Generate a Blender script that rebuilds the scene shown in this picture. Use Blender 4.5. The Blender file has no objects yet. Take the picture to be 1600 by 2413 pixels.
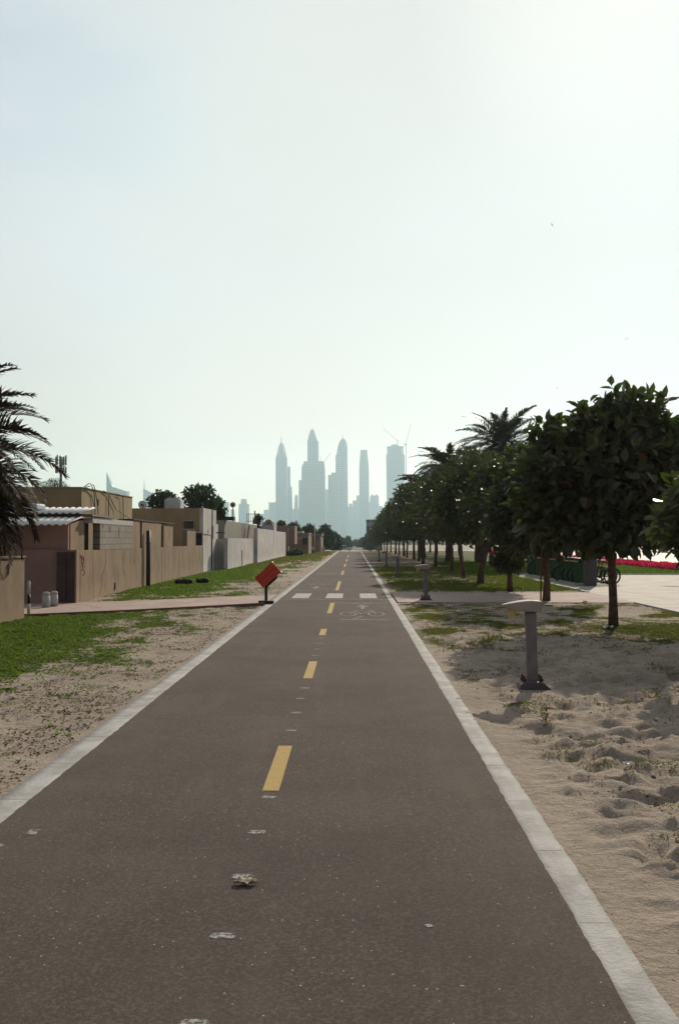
import bpy, math, random
import numpy as np
from mathutils import Vector, Matrix
R = math.radians
random.seed(7)
S = bpy.context.scene
COL = S.collection
# ---------------------------------------------------------------- camera, sky, sun, exposure
CAMZ, F, CX, CY = 1.65, 2346.0, 800.0, 1206.5
YAW, PITCH = R(0.806), R(1.60)
cam = bpy.data.cameras.new('camera'); camo = bpy.data.objects.new('camera', cam); COL.objects.link(camo)
camo.location = (0, 0, CAMZ); camo.rotation_euler = (R(90) + PITCH, 0, YAW)
cam.sensor_fit = 'VERTICAL'; cam.sensor_height = 36.0; cam.sensor_width = 24.0; cam.lens = 35.0
cam.clip_start = 0.1; cam.clip_end = 20000
cam.dof.use_dof = False
S.camera = camo
SUN_EL, SUN_AZ = R(27.5), R(17.5)
VEIL = [(.20,.195,.19,1), (.32,.315,.315,1), (.60,.62,.62,1), (.74,.77,.77,1), (.74,.78,.78,1), (.76,.81,.82,1), (.71,.75,.745,1), (.70,.72,.70,1), (.88,.88,.85,1)]
w = bpy.data.worlds.new('World'); S.world = w; w.use_nodes = True
wn, wl = w.node_tree.nodes, w.node_tree.links
bg = wn['Background']
sky = wn.new('ShaderNodeTexSky'); sky.sky_type = 'NISHITA'; sky.sun_disc = False
sky.sun_elevation = SUN_EL; sky.sun_rotation = SUN_AZ
sky.air_density = 1.0; sky.dust_density = 2.5; sky.ozone_density = 1.5; sky.altitude = 0
def vmath(op, a, b):
    t = wn.new('ShaderNodeVectorMath'); t.operation = op
    for k, v in enumerate((a, b)):
        if isinstance(v, tuple): t.inputs[k].default_value = v
        else: wl.new(v, t.inputs[k])
    return t.outputs['Value'] if op == 'DOT_PRODUCT' else t.outputs['Vector']
SD = Vector((math.sin(SUN_AZ) * math.cos(SUN_EL), math.cos(SUN_AZ) * math.cos(SUN_EL), math.sin(SUN_EL)))
tc = wn.new('ShaderNodeTexCoord'); mp = wn.new('ShaderNodeMapping'); mp.inputs['Scale'].default_value = (1.0, 1.0, 2.2)
nz = wn.new('ShaderNodeTexNoise'); nz.inputs['Scale'].default_value = 2.1; nz.inputs['Detail'].default_value = 4; nz.inputs['Roughness'].default_value = .45
rp = wn.new('ShaderNodeValToRGB'); rp.color_ramp.elements[0].position = .38; rp.color_ramp.elements[0].color = (.42,)*3+(1,)
rp.color_ramp.elements[1].position = .66; rp.color_ramp.elements[1].color = (.97,)*3+(1,)
veil = wn.new('ShaderNodeValToRGB'); el = veil.color_ramp.elements          # thin high cloud, brighter towards the sun
el[0].position = 0.0; el[0].color = VEIL[0]; el[1].position = 1.0; el[1].color = VEIL[-1]
for p_, c_ in zip((.5, .76, .86, .886, .92, .957, .99), VEIL[1:-1]): e_ = el.new(p_); e_.color = c_
dt = vmath('DOT_PRODUCT', tc.outputs['Generated'], tuple(SD)); mr = wn.new('ShaderNodeMapRange'); mr.inputs['From Min'].default_value = -1; wl.new(dt, mr.inputs['Value']); wl.new(mr.outputs[0], veil.inputs[0])
sxyz = wn.new('ShaderNodeSeparateXYZ'); wl.new(tc.outputs['Generated'], sxyz.inputs[0])
warm = wn.new('ShaderNodeValToRGB'); e2 = warm.color_ramp.elements; e2[0].position = 0; e2[0].color = (.90, .72, .54, 1); e2[1].position = 1; e2[1].color = (.5, .5, .5, 1)
for p_, c_ in ((.05, (.68, .51, .38, 1)), (.10, (.54, .44, .375, 1)), (.25, (.5, .485, .475, 1))): e_ = e2.new(p_); e_.color = c_
wl.new(sxyz.outputs[2], warm.inputs[0])
vs_ = vmath('MULTIPLY', vmath('MULTIPLY', veil.outputs[0], warm.outputs[0]), (20., 20., 20.))
capped = vmath('MINIMUM', vmath('MULTIPLY', sky.outputs[0], (.64, .83, .88)), (7.6, 8.0, 8.0)); mp.inputs['Location'].default_value = (.35, .1, .2)
mx = wn.new('ShaderNodeMix'); mx.data_type = 'RGBA'
wl.new(tc.outputs['Generated'], mp.inputs['Vector']); wl.new(mp.outputs[0], nz.inputs['Vector']); wl.new(nz.outputs['Fac'], rp.inputs[0])
wl.new(rp.outputs[0], mx.inputs['Factor']); wl.new(capped, mx.inputs['A']); wl.new(vs_, mx.inputs['B']); wl.new(mx.outputs['Result'], bg.inputs[0])
bg.inputs[1].default_value = 0.10
sun = bpy.data.lights.new('sun', 'SUN'); sun.energy = 4.4; sun.angle = R(0.6); sun.color = (1, .86, .70)
suno = bpy.data.objects.new('sun', sun); COL.objects.link(suno)
suno.rotation_euler = SD.to_track_quat('Z', 'Y').to_euler(); suno.location = (30, 60, 60)
S.view_settings.view_transform = 'Standard'; S.view_settings.look = 'None'; S.view_settings.gamma = 1
S.view_settings.exposure = 0.0
HAZE = 1.45e-4
S.render.engine = 'CYCLES'; S.cycles.max_bounces = 6; S.cycles.volume_bounces = 1; S.cycles.transparent_max_bounces = 8

CR = Matrix.Rotation(YAW, 3, 'Z') @ Matrix.Rotation(PITCH, 3, 'X')
def at(px, py, Y):                       # a point seen at that place of the photograph, Y metres down the track
    d = CR @ Vector((px - CX, F, -(py - CY))); return Vector((0, 0, CAMZ)) + d * (Y / d.y)
def gz(y):                               # the ground falls away beyond the crest of the track
    t = min(1, max(0, (y - 140) / 140)); return -1.65 * t * t * (3 - 2 * t)

# ---------------------------------------------------------------- helpers
def tag(o, label=None, cat=None, group=None, kind=None):
    if label: o['label'] = label
    if cat: o['category'] = cat
    if group: o['group'] = group
    if kind: o['kind'] = kind
    return o
def thing(name, label, cat, loc=(0, 0, 0), rz=0, group=None):
    o = bpy.data.objects.new(name, None); COL.objects.link(o); o.empty_display_size = .2
    o.location = loc; o.rotation_euler = (0, 0, rz)
    return tag(o, label, cat, group)
def copy_tree(o, parent=None):
    c = o.copy(); COL.objects.link(c); c.parent = parent
    for ch in list(o.children): copy_tree(ch, c)
    return c
def link_np(name, V, Fc, mat, parent=None, world=True, smooth=False, attr=None):
    me = bpy.data.meshes.new(name)
    V = np.asarray(V, dtype=np.float32).reshape(-1, 3)
    o = bpy.data.objects.new(name, me); COL.objects.link(o)
    if parent is not None:
        o.parent = parent
        if world:
            r = parent; off = Vector((0, 0, 0))
            while r is not None: off += r.location; r = r.parent
            V = V - np.array(off, dtype=np.float32)
    Fc = np.asarray(Fc, dtype=np.int32); k = Fc.shape[1]
    me.vertices.add(len(V)); me.vertices.foreach_set('co', V.ravel())
    me.loops.add(Fc.size); me.loops.foreach_set('vertex_index', Fc.ravel())
    me.polygons.add(len(Fc)); me.polygons.foreach_set('loop_start', np.arange(0, Fc.size, k, dtype=np.int32))
    me.polygons.foreach_set('loop_total', np.full(len(Fc), k, dtype=np.int32))
    if smooth: me.polygons.foreach_set('use_smooth', np.ones(len(Fc), dtype=bool))
    me.update(calc_edges=True)
    for n_, a_ in (attr or {}).items():
        t = me.attributes.new(n_, 'FLOAT', 'POINT'); t.data.foreach_set('value', np.asarray(a_, dtype=np.float32))
    me.materials.append(mat); me.validate()
    return o
class MB:
    def __init__(s): s.v = []; s.f = []; s.sm = []
    def add(s, vs, fs, sm=False):
        n = len(s.v); s.v += [tuple(v) for v in vs]; s.f += [tuple(i + n for i in f) for f in fs]; s.sm += [sm] * len(fs); return s
    def box(s, x0, x1, y0, y1, z0, z1):
        return s.add([(x0,y0,z0),(x1,y0,z0),(x1,y1,z0),(x0,y1,z0),(x0,y0,z1),(x1,y0,z1),(x1,y1,z1),(x0,y1,z1)],
                     [(3,2,1,0),(4,5,6,7),(0,1,5,4),(1,2,6,5),(2,3,7,6),(3,0,4,7)])
    def hexa(s, lo, hi):                 # lo, hi: four points each, counter-clockwise
        return s.add(list(lo) + list(hi), [(3,2,1,0),(4,5,6,7),(0,1,5,4),(1,2,6,5),(2,3,7,6),(3,0,4,7)])
    def prism(s, pts, axis, a, b):       # extrude a 2-D outline along x, y or z
        n = len(pts)
        def P(p, t): return {'x': (t, p[0], p[1]), 'y': (p[0], t, p[1]), 'z': (p[0], p[1], t)}[axis]
        return s.add([P(p, a) for p in pts] + [P(p, b) for p in pts],
                     [tuple(range(n))[::-1], tuple(range(n, 2*n))] + [(i, (i+1) % n, n + (i+1) % n, n + i) for i in range(n)])
    def tube(s, pts, rad, n=8, cap=True):
        pts = [Vector(p) for p in pts]; rad = rad if isinstance(rad, (list, tuple)) else [rad] * len(pts)
        up = None; vs = []
        for i, p in enumerate(pts):
            t = (pts[min(i+1, len(pts)-1)] - pts[max(i-1, 0)]).normalized()
            if up is None: up = Vector((0, 0, 1)) if abs(t.z) < .9 else Vector((0, 1, 0))
            a = t.cross(up).normalized(); b = a.cross(t).normalized(); up = b
            for k in range(n):
                an = 2 * math.pi * k / n; vs.append(p + (a * math.cos(an) + b * math.sin(an)) * rad[i])
        fs = [(i*n+k, i*n+(k+1) % n, (i+1)*n+(k+1) % n, (i+1)*n+k) for i in range(len(pts)-1) for k in range(n)]
        s.add(vs, fs, True)
        if cap:
            m = len(s.v) - len(vs); s.f += [tuple(m + k for k in range(n))[::-1], tuple(m + (len(pts)-1)*n + k for k in range(n))]; s.sm += [False, False]
        return s
    def frus(s, cx, cy, z0, z1, r0, r1, n=16, sy=1, sm=True):
        vs = [(cx + r0*math.cos(2*math.pi*k/n), cy + sy*r0*math.sin(2*math.pi*k/n), z0) for k in range(n)] + \
             [(cx + r1*math.cos(2*math.pi*k/n), cy + sy*r1*math.sin(2*math.pi*k/n), z1) for k in range(n)]
        s.add(vs, [(k, (k+1) % n, n+(k+1) % n, n+k) for k in range(n)], sm)
        m = len(s.v) - 2*n; s.f += [tuple(m+k for k in range(n))[::-1], tuple(m+n+k for k in range(n))]; s.sm += [False, False]
        return s
    def build(s, name, mat, parent=None, world=True, bevel=0):
        me = bpy.data.meshes.new(name); o = bpy.data.objects.new(name, me); COL.objects.link(o)
        off = Vector((0, 0, 0))
        if parent is not None:
            o.parent = parent
            if world:
                r = parent
                while r is not None: off += r.location; r = r.parent
        me.from_pydata([tuple(Vector(v) - off) for v in s.v], [], s.f); me.update()
        me.polygons.foreach_set('use_smooth', s.sm); me.materials.append(mat)
        if bevel:
            b = o.modifiers.new('bevel', 'BEVEL'); b.width = bevel; b.segments = 2; b.limit_method = 'ANGLE'
        return o
# smooth lattice noise for heights and plant cover
_rng = np.random.RandomState(3); _T = _rng.rand(256, 256)
def vn(x, y):
    x = np.asarray(x, float); y = np.asarray(y, float)
    xi = np.floor(x).astype(int); yi = np.floor(y).astype(int); fx = x - xi; fy = y - yi
    fx = fx*fx*(3-2*fx); fy = fy*fy*(3-2*fy); a = xi & 255; b = yi & 255; a1 = (xi+1) & 255; b1 = (yi+1) & 255
    return (_T[a, b]*(1-fx) + _T[a1, b]*fx)*(1-fy) + (_T[a, b1]*(1-fx) + _T[a1, b1]*fx)*fy
def fbm(x, y, o=4, g=.5):
    s = 0; a = 1; t = 0
    for i in range(o): s = s + a*vn(x*2**i + 17.3*i, y*2**i + 5.1*i); t += a; a *= g
    return s / t
def sst(a, b, x):
    t = np.clip((x - a) / (b - a), 0, 1); return t*t*(3-2*t)

# ---------------------------------------------------------------- materials
def newmat(name):
    m = bpy.data.materials.new(name); m.use_nodes = True; nt = m.node_tree; return m, nt.nodes, nt.links, nt.nodes['Principled BSDF']
def noise(n, l, vec, scale, detail=5, rough=.55):
    t = n.new('ShaderNodeTexNoise'); t.inputs['Scale'].default_value = scale; t.inputs['Detail'].default_value = detail
    t.inputs['Roughness'].default_value = rough; l.new(vec, t.inputs['Vector']); return t.outputs['Fac']
def ramp(n, l, fac, a, b, ca=0., cb=1.):
    r = n.new('ShaderNodeMapRange'); r.interpolation_type = 'SMOOTHSTEP'; l.new(fac, r.inputs['Value'])
    r.inputs['From Min'].default_value = a; r.inputs['From Max'].default_value = b
    r.inputs['To Min'].default_value = ca; r.inputs['To Max'].default_value = cb; return r.outputs['Result']
def mixc(n, l, fac, A, B):
    m = n.new('ShaderNodeMix'); m.data_type = 'RGBA'
    for k, v in (('Factor', fac), ('A', A), ('B', B)):
        if isinstance(v, (tuple, list)): m.inputs[k].default_value = tuple(v) + ((1,) if len(v) == 3 else ())
        elif isinstance(v, (int, float)): m.inputs[k].default_value = v
        else: l.new(v, m.inputs[k])
    return m.outputs['Result']
def mathn(n, l, op, a, b=None):
    m = n.new('ShaderNodeMath'); m.operation = op
    for i, v in enumerate((a, b)):
        if v is None: continue
        if isinstance(v, (int, float)): m.inputs[i].default_value = v
        else: l.new(v, m.inputs[i])
    return m.outputs[0]
def bumpn(n, l, h, strength, dist, bs):
    b = n.new('ShaderNodeBump'); b.inputs['Strength'].default_value = strength; b.inputs['Distance'].default_value = dist
    l.new(h, b.inputs['Height']); l.new(b.outputs[0], bs.inputs['Normal'])
def wpos(n, l, sc=None):
    g = n.new('ShaderNodeNewGeometry').outputs['Position']
    if sc is None: return g
    m = n.new('ShaderNodeMapping'); m.inputs['Scale'].default_value = sc; l.new(g, m.inputs['Vector']); return m.outputs[0]
def simple(name, c1, c2=None, scale=4., rough=.8, bump=.2, bscale=60., spec=.3, metal=0., streak=None, dist=.01):
    m, n, l, bs = newmat(name); g = wpos(n, l); c2 = c2 or tuple(x*.75 for x in c1)
    c = mixc(n, l, ramp(n, l, noise(n, l, g, scale), .35, .65), c1, c2)
    if streak:
        s = noise(n, l, wpos(n, l, (1.6, 1.6, .22)), 2.0, 7, .7); c = mixc(n, l, ramp(n, l, s, .54, .74, 0, streak[0]*.8), c, streak[1])
        fine = noise(n, l, wpos(n, l, (1.3, 1.3, .9)), 1.7, 7, .7); c = mixc(n, l, ramp(n, l, fine, .50, .78, 0, streak[0]*.6), c, streak[1])
        gz_ = n.new('ShaderNodeSeparateXYZ'); l.new(g, gz_.inputs[0]); dmp = mathn(n, l, 'ADD', gz_.outputs[2], mathn(n, l, 'MULTIPLY', noise(n, l, g, 2.5, 6, .7), -1.1)); c = mixc(n, l, ramp(n, l, dmp, -.45, .05, .5, 0), c, tuple(min(1, x*1.25) for x in c1))
    l.new(c, bs.inputs['Base Color']); bs.inputs['Roughness'].default_value = rough
    bs.inputs['Specular IOR Level'].default_value = spec; bs.inputs['Metallic'].default_value = metal
    if bump: bumpn(n, l, noise(n, l, g, bscale, 6, .65), bump, dist, bs)
    return m
def leafmat(name, c1, c2, trans, tint2=None, rough=.42, tr=.3, spec=.45):
    m, n, l, bs = newmat(name); a = n.new('ShaderNodeAttribute'); a.attribute_name = 'tint'
    c = mixc(n, l, a.outputs['Fac'], c1, c2)
    if tint2: c = mixc(n, l, ramp(n, l, a.outputs['Fac'], .985, .99), c, tint2)
    l.new(c, bs.inputs['Base Color']); bs.inputs['Roughness'].default_value = rough; bs.inputs['Specular IOR Level'].default_value = spec
    t = n.new('ShaderNodeBsdfTranslucent'); t.inputs[0].default_value = tuple(trans) + (1,)
    mxs = n.new('ShaderNodeMixShader'); mxs.inputs[0].default_value = tr
    l.new(bs.outputs[0], mxs.inputs[1]); l.new(t.outputs[0], mxs.inputs[2]); l.new(mxs.outputs[0], n['Material Output'].inputs['Surface'])
    return m
M = {}
M['beige'] = simple('beige_render', (.285,.208,.138), (.225,.162,.108), 1.2, .9, .25, 45, .15, streak=(.6, (.11,.075,.05)))
M['ochre'] = simple('ochre_render', (.34,.265,.150), (.29,.225,.13), 1.0, .9, .25, 45, .15, streak=(.4, (.18,.14,.09)))
M['brownr'] = simple('brown_render', (.34,.215,.185), (.28,.18,.155), 1.2, .9, .25, 45, .15, streak=(.4, (.15,.10,.09)))
M['umber'] = simple('umber_render', (.38,.275,.17), (.31,.225,.14), 1.0, .9, .25, 40, .15, streak=(.5, (.18,.13,.09)))
M['white'] = simple('white_render', (.58,.555,.535), (.46,.44,.425), .9, .9, .2, 40, .15, streak=(.7, (.22,.18,.16)))
M['greyw'] = simple('grey_render', (.29,.27,.225), (.25,.23,.195), .9, .9, .2, 40, .15, streak=(.4, (.17,.15,.13)))
M['pinkr'] = simple('pink_render', (.36,.24,.19), (.28,.2,.16), 1.4, .9, .2, 30, .15, streak=(.5, (.18,.13,.11)))
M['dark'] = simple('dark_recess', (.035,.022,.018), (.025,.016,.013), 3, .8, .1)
M['black'] = simple('black_metal', (.018,.017,.02), None, 3, .5, .1)
M['grey'] = simple('grey_metal', (.205,.175,.18), (.165,.14,.145), 6, .6, .15, 90, .25)
M['steel'] = simple('pale_steel', (.42,.42,.42), None, 5, .4, .1, 60, .5, .4)
M['conc'] = simple('concrete', (.48,.47,.44), (.38,.37,.345), 7, .85, .5, 60, .2)
M['kerb'] = simple('kerb_concrete', (.43,.42,.395), (.30,.29,.27), 3.6, .85, .9, 38, .2)
M['rust'] = simple('rusty_steel', (.10,.045,.03), (.05,.025,.02), 30, .9, .4)
M['orange'] = simple('orange_paint', (.58,.055,.024), (.48,.045,.02), 8, .5, .1, 60, .4)
M['rim'] = simple('orange_rim', (.75,.35,.16), None, 8, .4, .1)
M['tin'] = simple('corrugated_tin', (.80,.78,.74), (.66,.64,.60), 3, .6, .1, 60, .4, streak=(.35, (.4,.32,.26)))
M['lens'] = simple('yellowed_lens', (.55,.44,.17), (.40,.31,.12), 25, .5, .3)
M['lid'] = simple('lamp_head_paint', (.36,.305,.265), (.28,.24,.21), 10, .7, .1)
M['bark'] = simple('bark', (.165,.098,.072), (.095,.056,.043), 14, .9, .8, 35, .1, dist=.02)
M['palmbark'] = simple('palm_bark', (.14,.095,.07), (.07,.048,.036), 9, .9, 1., 22, .1, dist=.04)
M['glass'] = simple('dark_glass', (.03,.035,.04), None, 3, .15, 0, 10, .6)
M['silver'] = simple('silver_paint', (.40,.41,.42), None, 3, .35, 0, 10, .5, .3)
M['tyre'] = simple('tyre_rubber', (.014,.014,.014), None, 8, .8, .1)
M['green'] = simple('green_panel', (.035,.085,.030), (.028,.068,.026), 5, .5, .05)
M['pinktrim'] = simple('pink_trim', (.62,.44,.40), None, 8, .5, .05)
M['gatem'] = simple('gate_sheet', (.085,.052,.052), (.06,.04,.042), 4, .7, .1)
M['slate'] = simple('slate_panel', (.105,.085,.095), (.085,.07,.08), 3, .6, .05)
M['wire'] = simple('cable_black', (.03,.025,.022), None, 8, .6, 0)
M['red'] = simple('red_spray', (.20,.02,.018), None, 20, .8, 0)
M['tank'] = simple('tank_plastic', (.50,.53,.56), (.42,.45,.48), 3, .6, .05)
M['tankpink'] = simple('tank_rosy', (.40,.25,.21), (.3,.2,.17), 3, .7, .1)
M['leafdry'] = simple('dead_leaf', (.55,.46,.34), (.34,.25,.16), 40, .8, .3)
M['leafA'] = leafmat('broad_leaf', (.046,.040,.026), (.090,.090,.038), (.09,.15,.016), (.20,.06,.02), tr=.20)
M['leafB'] = leafmat('row_leaf', (.048,.045,.026), (.100,.108,.040), (.10,.14,.018), None, tr=.20)
M['leafC'] = leafmat('garden_leaf', (.045,.062,.03), (.075,.10,.045), (.07,.11,.03), None, tr=.2)
M['palmA'] = leafmat('palm_leaf', (.042,.030,.018), (.085,.058,.036), (.05,.032,.018), None, tr=.08, rough=.75, spec=.12)
M['palmB'] = leafmat('palm_leaf_far', (.030,.034,.020), (.062,.066,.036), (.06,.07,.025), None, tr=.2)
M['palmD'] = leafmat('palm_leaf_dead', (.050,.026,.017), (.085,.046,.030), (.06,.03,.018), None, tr=.06, rough=.9, spec=.05)
M['grass'] = leafmat('grass_blade', (.050,.082,.013), (.115,.155,.028), (.15,.25,.02), None, tr=.40, rough=.6, spec=.2)
M['grassD'] = leafmat('olive_grass_blade', (.055,.065,.018), (.15,.15,.045), (.20,.23,.04), (.45,.38,.22), tr=.38, rough=.6, spec=.25)
M['litter'] = leafmat('dry_litter_leaf', (.06,.042,.03), (.16,.11,.07), (.1,.07,.04), None, tr=.1, rough=.8, spec=.1)
M['flower'] = leafmat('magenta_petal', (.42,.010,.060), (.60,.025,.11), (.75,.02,.11), None, tr=.4, rough=.6, spec=.2)
M['bird'] = simple('dark_feather', (.03,.03,.035), None, 8, .8, 0)

# sand with real plant cover given per vertex
m, n, l, bs = newmat('sand'); M['sand'] = m
g = wpos(n, l); base = mixc(n, l, ramp(n, l, noise(n, l, g, 1.1, 6, .6), .35, .68), (.40,.33,.265), (.30,.245,.195))
base = mixc(n, l, ramp(n, l, noise(n, l, wpos(n, l, (1, 2.2, 1)), 7, 6, .75), .48, .66, 0, .75), base, (.26,.20,.155))
base = mixc(n, l, ramp(n, l, noise(n, l, g, 48, 4, .75), .57, .68, 0, .85), base, (.10,.075,.058))
at_ = n.new('ShaderNodeAttribute'); at_.attribute_name = 'grass'
gn = noise(n, l, g, 5.5, 6, .7); gm = mathn(n, l, 'ADD', at_.outputs['Fac'], mathn(n, l, 'MULTIPLY', mathn(n, l, 'SUBTRACT', gn, .5), 1.5))
gc = mixc(n, l, noise(n, l, g, 9, 4), (.050,.085,.018), (.12,.125,.04))
at2 = n.new('ShaderNodeAttribute'); at2.attribute_name = 'dry'
gc = mixc(n, l, at2.outputs['Fac'], gc, mixc(n, l, noise(n, l, g, 11, 4), (.115,.09,.055), (.20,.155,.10)))
gl = mixc(n, l, ramp(n, l, gm, .40, .66), base, gc)
l.new(gl, bs.inputs['Base Color']); bs.inputs['Roughness'].default_value = .95; bs.inputs['Specular IOR Level'].default_value = .1
h = mathn(n, l, 'ADD', mathn(n, l, 'MULTIPLY', noise(n, l, g, 9, 6, .7), 1.), mathn(n, l, 'MULTIPLY', noise(n, l, g, 60, 4, .7), .28))
bumpn(n, l, h, 1., .05, bs)
# asphalt
m, n, l, bs = newmat('asphalt'); M['asphalt'] = m
g = wpos(n, l); c = mixc(n, l, ramp(n, l, noise(n, l, g, .9, 5, .6), .3, .7), (.074,.060,.048), (.056,.044,.035))
sp = noise(n, l, g, 190, 3, .8); c = mixc(n, l, ramp(n, l, sp, .52, .70, 0, .85), c, (.21,.185,.16))
sp3 = noise(n, l, g, 55, 3, .75); c = mixc(n, l, ramp(n, l, sp3, .48, .62, 0, .75), c, (.135,.112,.094))
sp2 = noise(n, l, g, 80, 4, .85); c = mixc(n, l, ramp(n, l, sp2, .54, .70, 0, .8), c, (.022,.017,.014))
bl = noise(n, l, g, .35, 7, .7); c = mixc(n, l, ramp(n, l, bl, .42, .62, 0, .35), c, (.045,.036,.030)); bl2 = noise(n, l, wpos(n, l, (2.5, .18, 1)), 1.2, 5, .6); c = mixc(n, l, ramp(n, l, bl2, .5, .7, 0, .30), c, (.115,.095,.078))
vo = n.new('ShaderNodeTexVoronoi'); vo.inputs['Scale'].default_value = 26; l.new(g, vo.inputs['Vector'])
vo.inputs['Randomness'].default_value = 1
sep = n.new('ShaderNodeSeparateColor'); l.new(vo.outputs['Color'], sep.inputs[0])
chip = mathn(n, l, 'MULTIPLY', mathn(n, l, 'LESS_THAN', vo.outputs['Distance'], .105), mathn(n, l, 'GREATER_THAN', sep.outputs[0], .80))
c = mixc(n, l, chip, c, (.42,.39,.35))
gx = n.new('ShaderNodeSeparateXYZ'); l.new(g, gx.inputs[0])
dust = mathn(n, l, 'MULTIPLY', ramp(n, l, mathn(n, l, 'ABSOLUTE', mathn(n, l, 'ADD', gx.outputs[0], .543)), .85, 1.55), ramp(n, l, noise(n, l, g, 1.7, 6, .7), .35, .75, .1, .6))
c = mixc(n, l, dust, c, (.115,.095,.076))
crk = n.new('ShaderNodeTexVoronoi'); crk.feature = 'DISTANCE_TO_EDGE'; crk.inputs['Scale'].default_value = .33
wv = n.new('ShaderNodeVectorMath'); wv.operation = 'ADD'; nn = n.new('ShaderNodeTexNoise'); nn.inputs['Scale'].default_value = 2.5; nn.inputs['Detail'].default_value = 6
l.new(g, nn.inputs['Vector']); l.new(g, wv.inputs[0]); l.new(nn.outputs['Color'], wv.inputs[1]); l.new(wv.outputs[0], crk.inputs['Vector'])
ck = mathn(n, l, 'MULTIPLY', mathn(n, l, 'LESS_THAN', crk.outputs['Distance'], .0012), ramp(n, l, noise(n, l, g, .5, 3), .52, .6))
c = mixc(n, l, ck, c, (.045,.038,.032))
l.new(c, bs.inputs['Base Color']); bs.inputs['Roughness'].default_value = .95; bs.inputs['Specular IOR Level'].default_value = .12
bumpn(n, l, mathn(n, l, 'ADD', sp, mathn(n, l, 'MULTIPLY', noise(n, l, g, 6, 4), .8)), .45, .006, bs)
# worn paint
def paint(name, col, wear=.5, sc=22):
    m, n, l, bs = newmat(name); g = wpos(n, l)
    k = ramp(n, l, noise(n, l, g, sc, 6, .75), wear - .06, wear + .12); k = mathn(n, l, 'MULTIPLY', k, ramp(n, l, noise(n, l, g, 170, 2, .8), .30, .46))
    l.new(mixc(n, l, noise(n, l, g, 160, 3, .8), col, tuple(x*.7 for x in col)), bs.inputs['Base Color']); bs.inputs['Roughness'].default_value = .8; bs.inputs['Specular IOR Level'].default_value = .2
    t = n.new('ShaderNodeBsdfTransparent'); x = n.new('ShaderNodeMixShader'); l.new(k, x.inputs[0]); l.new(t.outputs[0], x.inputs[1]); l.new(bs.outputs[0], x.inputs[2]); l.new(x.outputs[0], n['Material Output'].inputs['Surface']); return m
M['pyel'] = paint('yellow_paint', (.48,.325,.10), .25)
M['pwh'] = paint('white_paint', (.52,.52,.48), .40)
M['pwhs'] = paint('worn_white_paint', (.44,.435,.41), .47, sc=42)
M['pfaint'] = paint('faint_white_paint', (.36,.34,.31), .47, sc=18)
# block paving
m, n, l, bs = newmat('block_paving'); M['pave'] = m
g = wpos(n, l); br = n.new('ShaderNodeTexBrick'); l.new(g, br.inputs['Vector']); br.inputs['Scale'].default_value = 1
for k, v in (('Brick Width', .21), ('Row Height', .105), ('Mortar Size', .006), ('Mortar Smooth', .2), ('Bias', 0)): br.inputs[k].default_value = v
br.inputs['Color1'].default_value = (.30,.205,.18,1); br.inputs['Color2'].default_value = (.37,.27,.24,1); br.inputs['Mortar'].default_value = (.17,.13,.11,1)
c = mixc(n, l, ramp(n, l, noise(n, l, g, 1.4, 6, .65), .42, .70, 0, .7), br.outputs['Color'], (.40,.335,.28))
l.new(c, bs.inputs['Base Color']); bs.inputs['Roughness'].default_value = .85; bs.inputs['Specular IOR Level'].default_value = .2
bumpn(n, l, br.outputs['Fac'], -.4, .006, bs)
M['pavekerb'] = simple('paving_kerb', (.17,.08,.06), (.13,.06,.05), 8, .85, .3)
M['plaza'] = simple('pale_paving', (.36,.325,.28), (.27,.24,.205), 1.3, .8, .25, 30, .2)
M['road'] = simple('glare_pale_road', (.29,.275,.25), (.23,.215,.195), .6, .7, .1, 20, .3)  # asphalt made pale: the low sun's glare is put into the colour
# unfinished blockwork
m, n, l, bs = newmat('blockwork'); M['block'] = m
g = n.new('ShaderNodeNewGeometry').outputs['Position']; sx = n.new('ShaderNodeSeparateXYZ'); l.new(g, sx.inputs[0]); cb = n.new('ShaderNodeCombineXYZ')
l.new(sx.outputs[1], cb.inputs[0]); l.new(sx.outputs[2], cb.inputs[1])
br = n.new('ShaderNodeTexBrick'); l.new(cb.outputs[0], br.inputs['Vector']); br.inputs['Scale'].default_value = 1
for k, v in (('Brick Width', .62), ('Row Height', .19), ('Mortar Size', .011), ('Mortar Smooth', .3), ('Bias', -.2)): br.inputs[k].default_value = v
br.inputs['Color1'].default_value = (.19,.165,.13,1); br.inputs['Color2'].default_value = (.25,.22,.18,1); br.inputs['Mortar'].default_value = (.05,.04,.032,1)
c = mixc(n, l, ramp(n, l, noise(n, l, g, 16, 5), .4, .7, 0, .5), br.outputs['Color'], (.22,.18,.15))
l.new(c, bs.inputs['Base Color']); bs.inputs['Roughness'].default_value = .95; bumpn(n, l, br.outputs['Fac'], -.6, .02, bs)
# tower facade with floors and bays
def facade(name, a, b, fl=4.0, bay=5.0):
    m, n, l, bs = newmat(name); g = n.new('ShaderNodeNewGeometry').outputs['Position']; s = n.new('ShaderNodeSeparateXYZ'); l.new(g, s.inputs[0])
    z = mathn(n, l, 'FRACT', mathn(n, l, 'DIVIDE', s.outputs[2], fl)); x = mathn(n, l, 'FRACT', mathn(n, l, 'DIVIDE', mathn(n, l, 'ADD', s.outputs[0], s.outputs[1]), bay))
    k = mathn(n, l, 'MULTIPLY', mathn(n, l, 'GREATER_THAN', z, .38), mathn(n, l, 'GREATER_THAN', x, .25))
    l.new(mixc(n, l, k, a, b), bs.inputs['Base Color']); bs.inputs['Roughness'].default_value = .5; return m
M['towA'] = facade('tower_glass_hazed', (.15,.34,.48), (.05,.16,.25), 8, 9)  # blue of the distance haze put into the facade colours
M['towB'] = facade('tower_concrete_hazed', (.19,.36,.48), (.09,.20,.29), 7.2, 7)  # concrete tinted with the same haze blue
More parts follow.
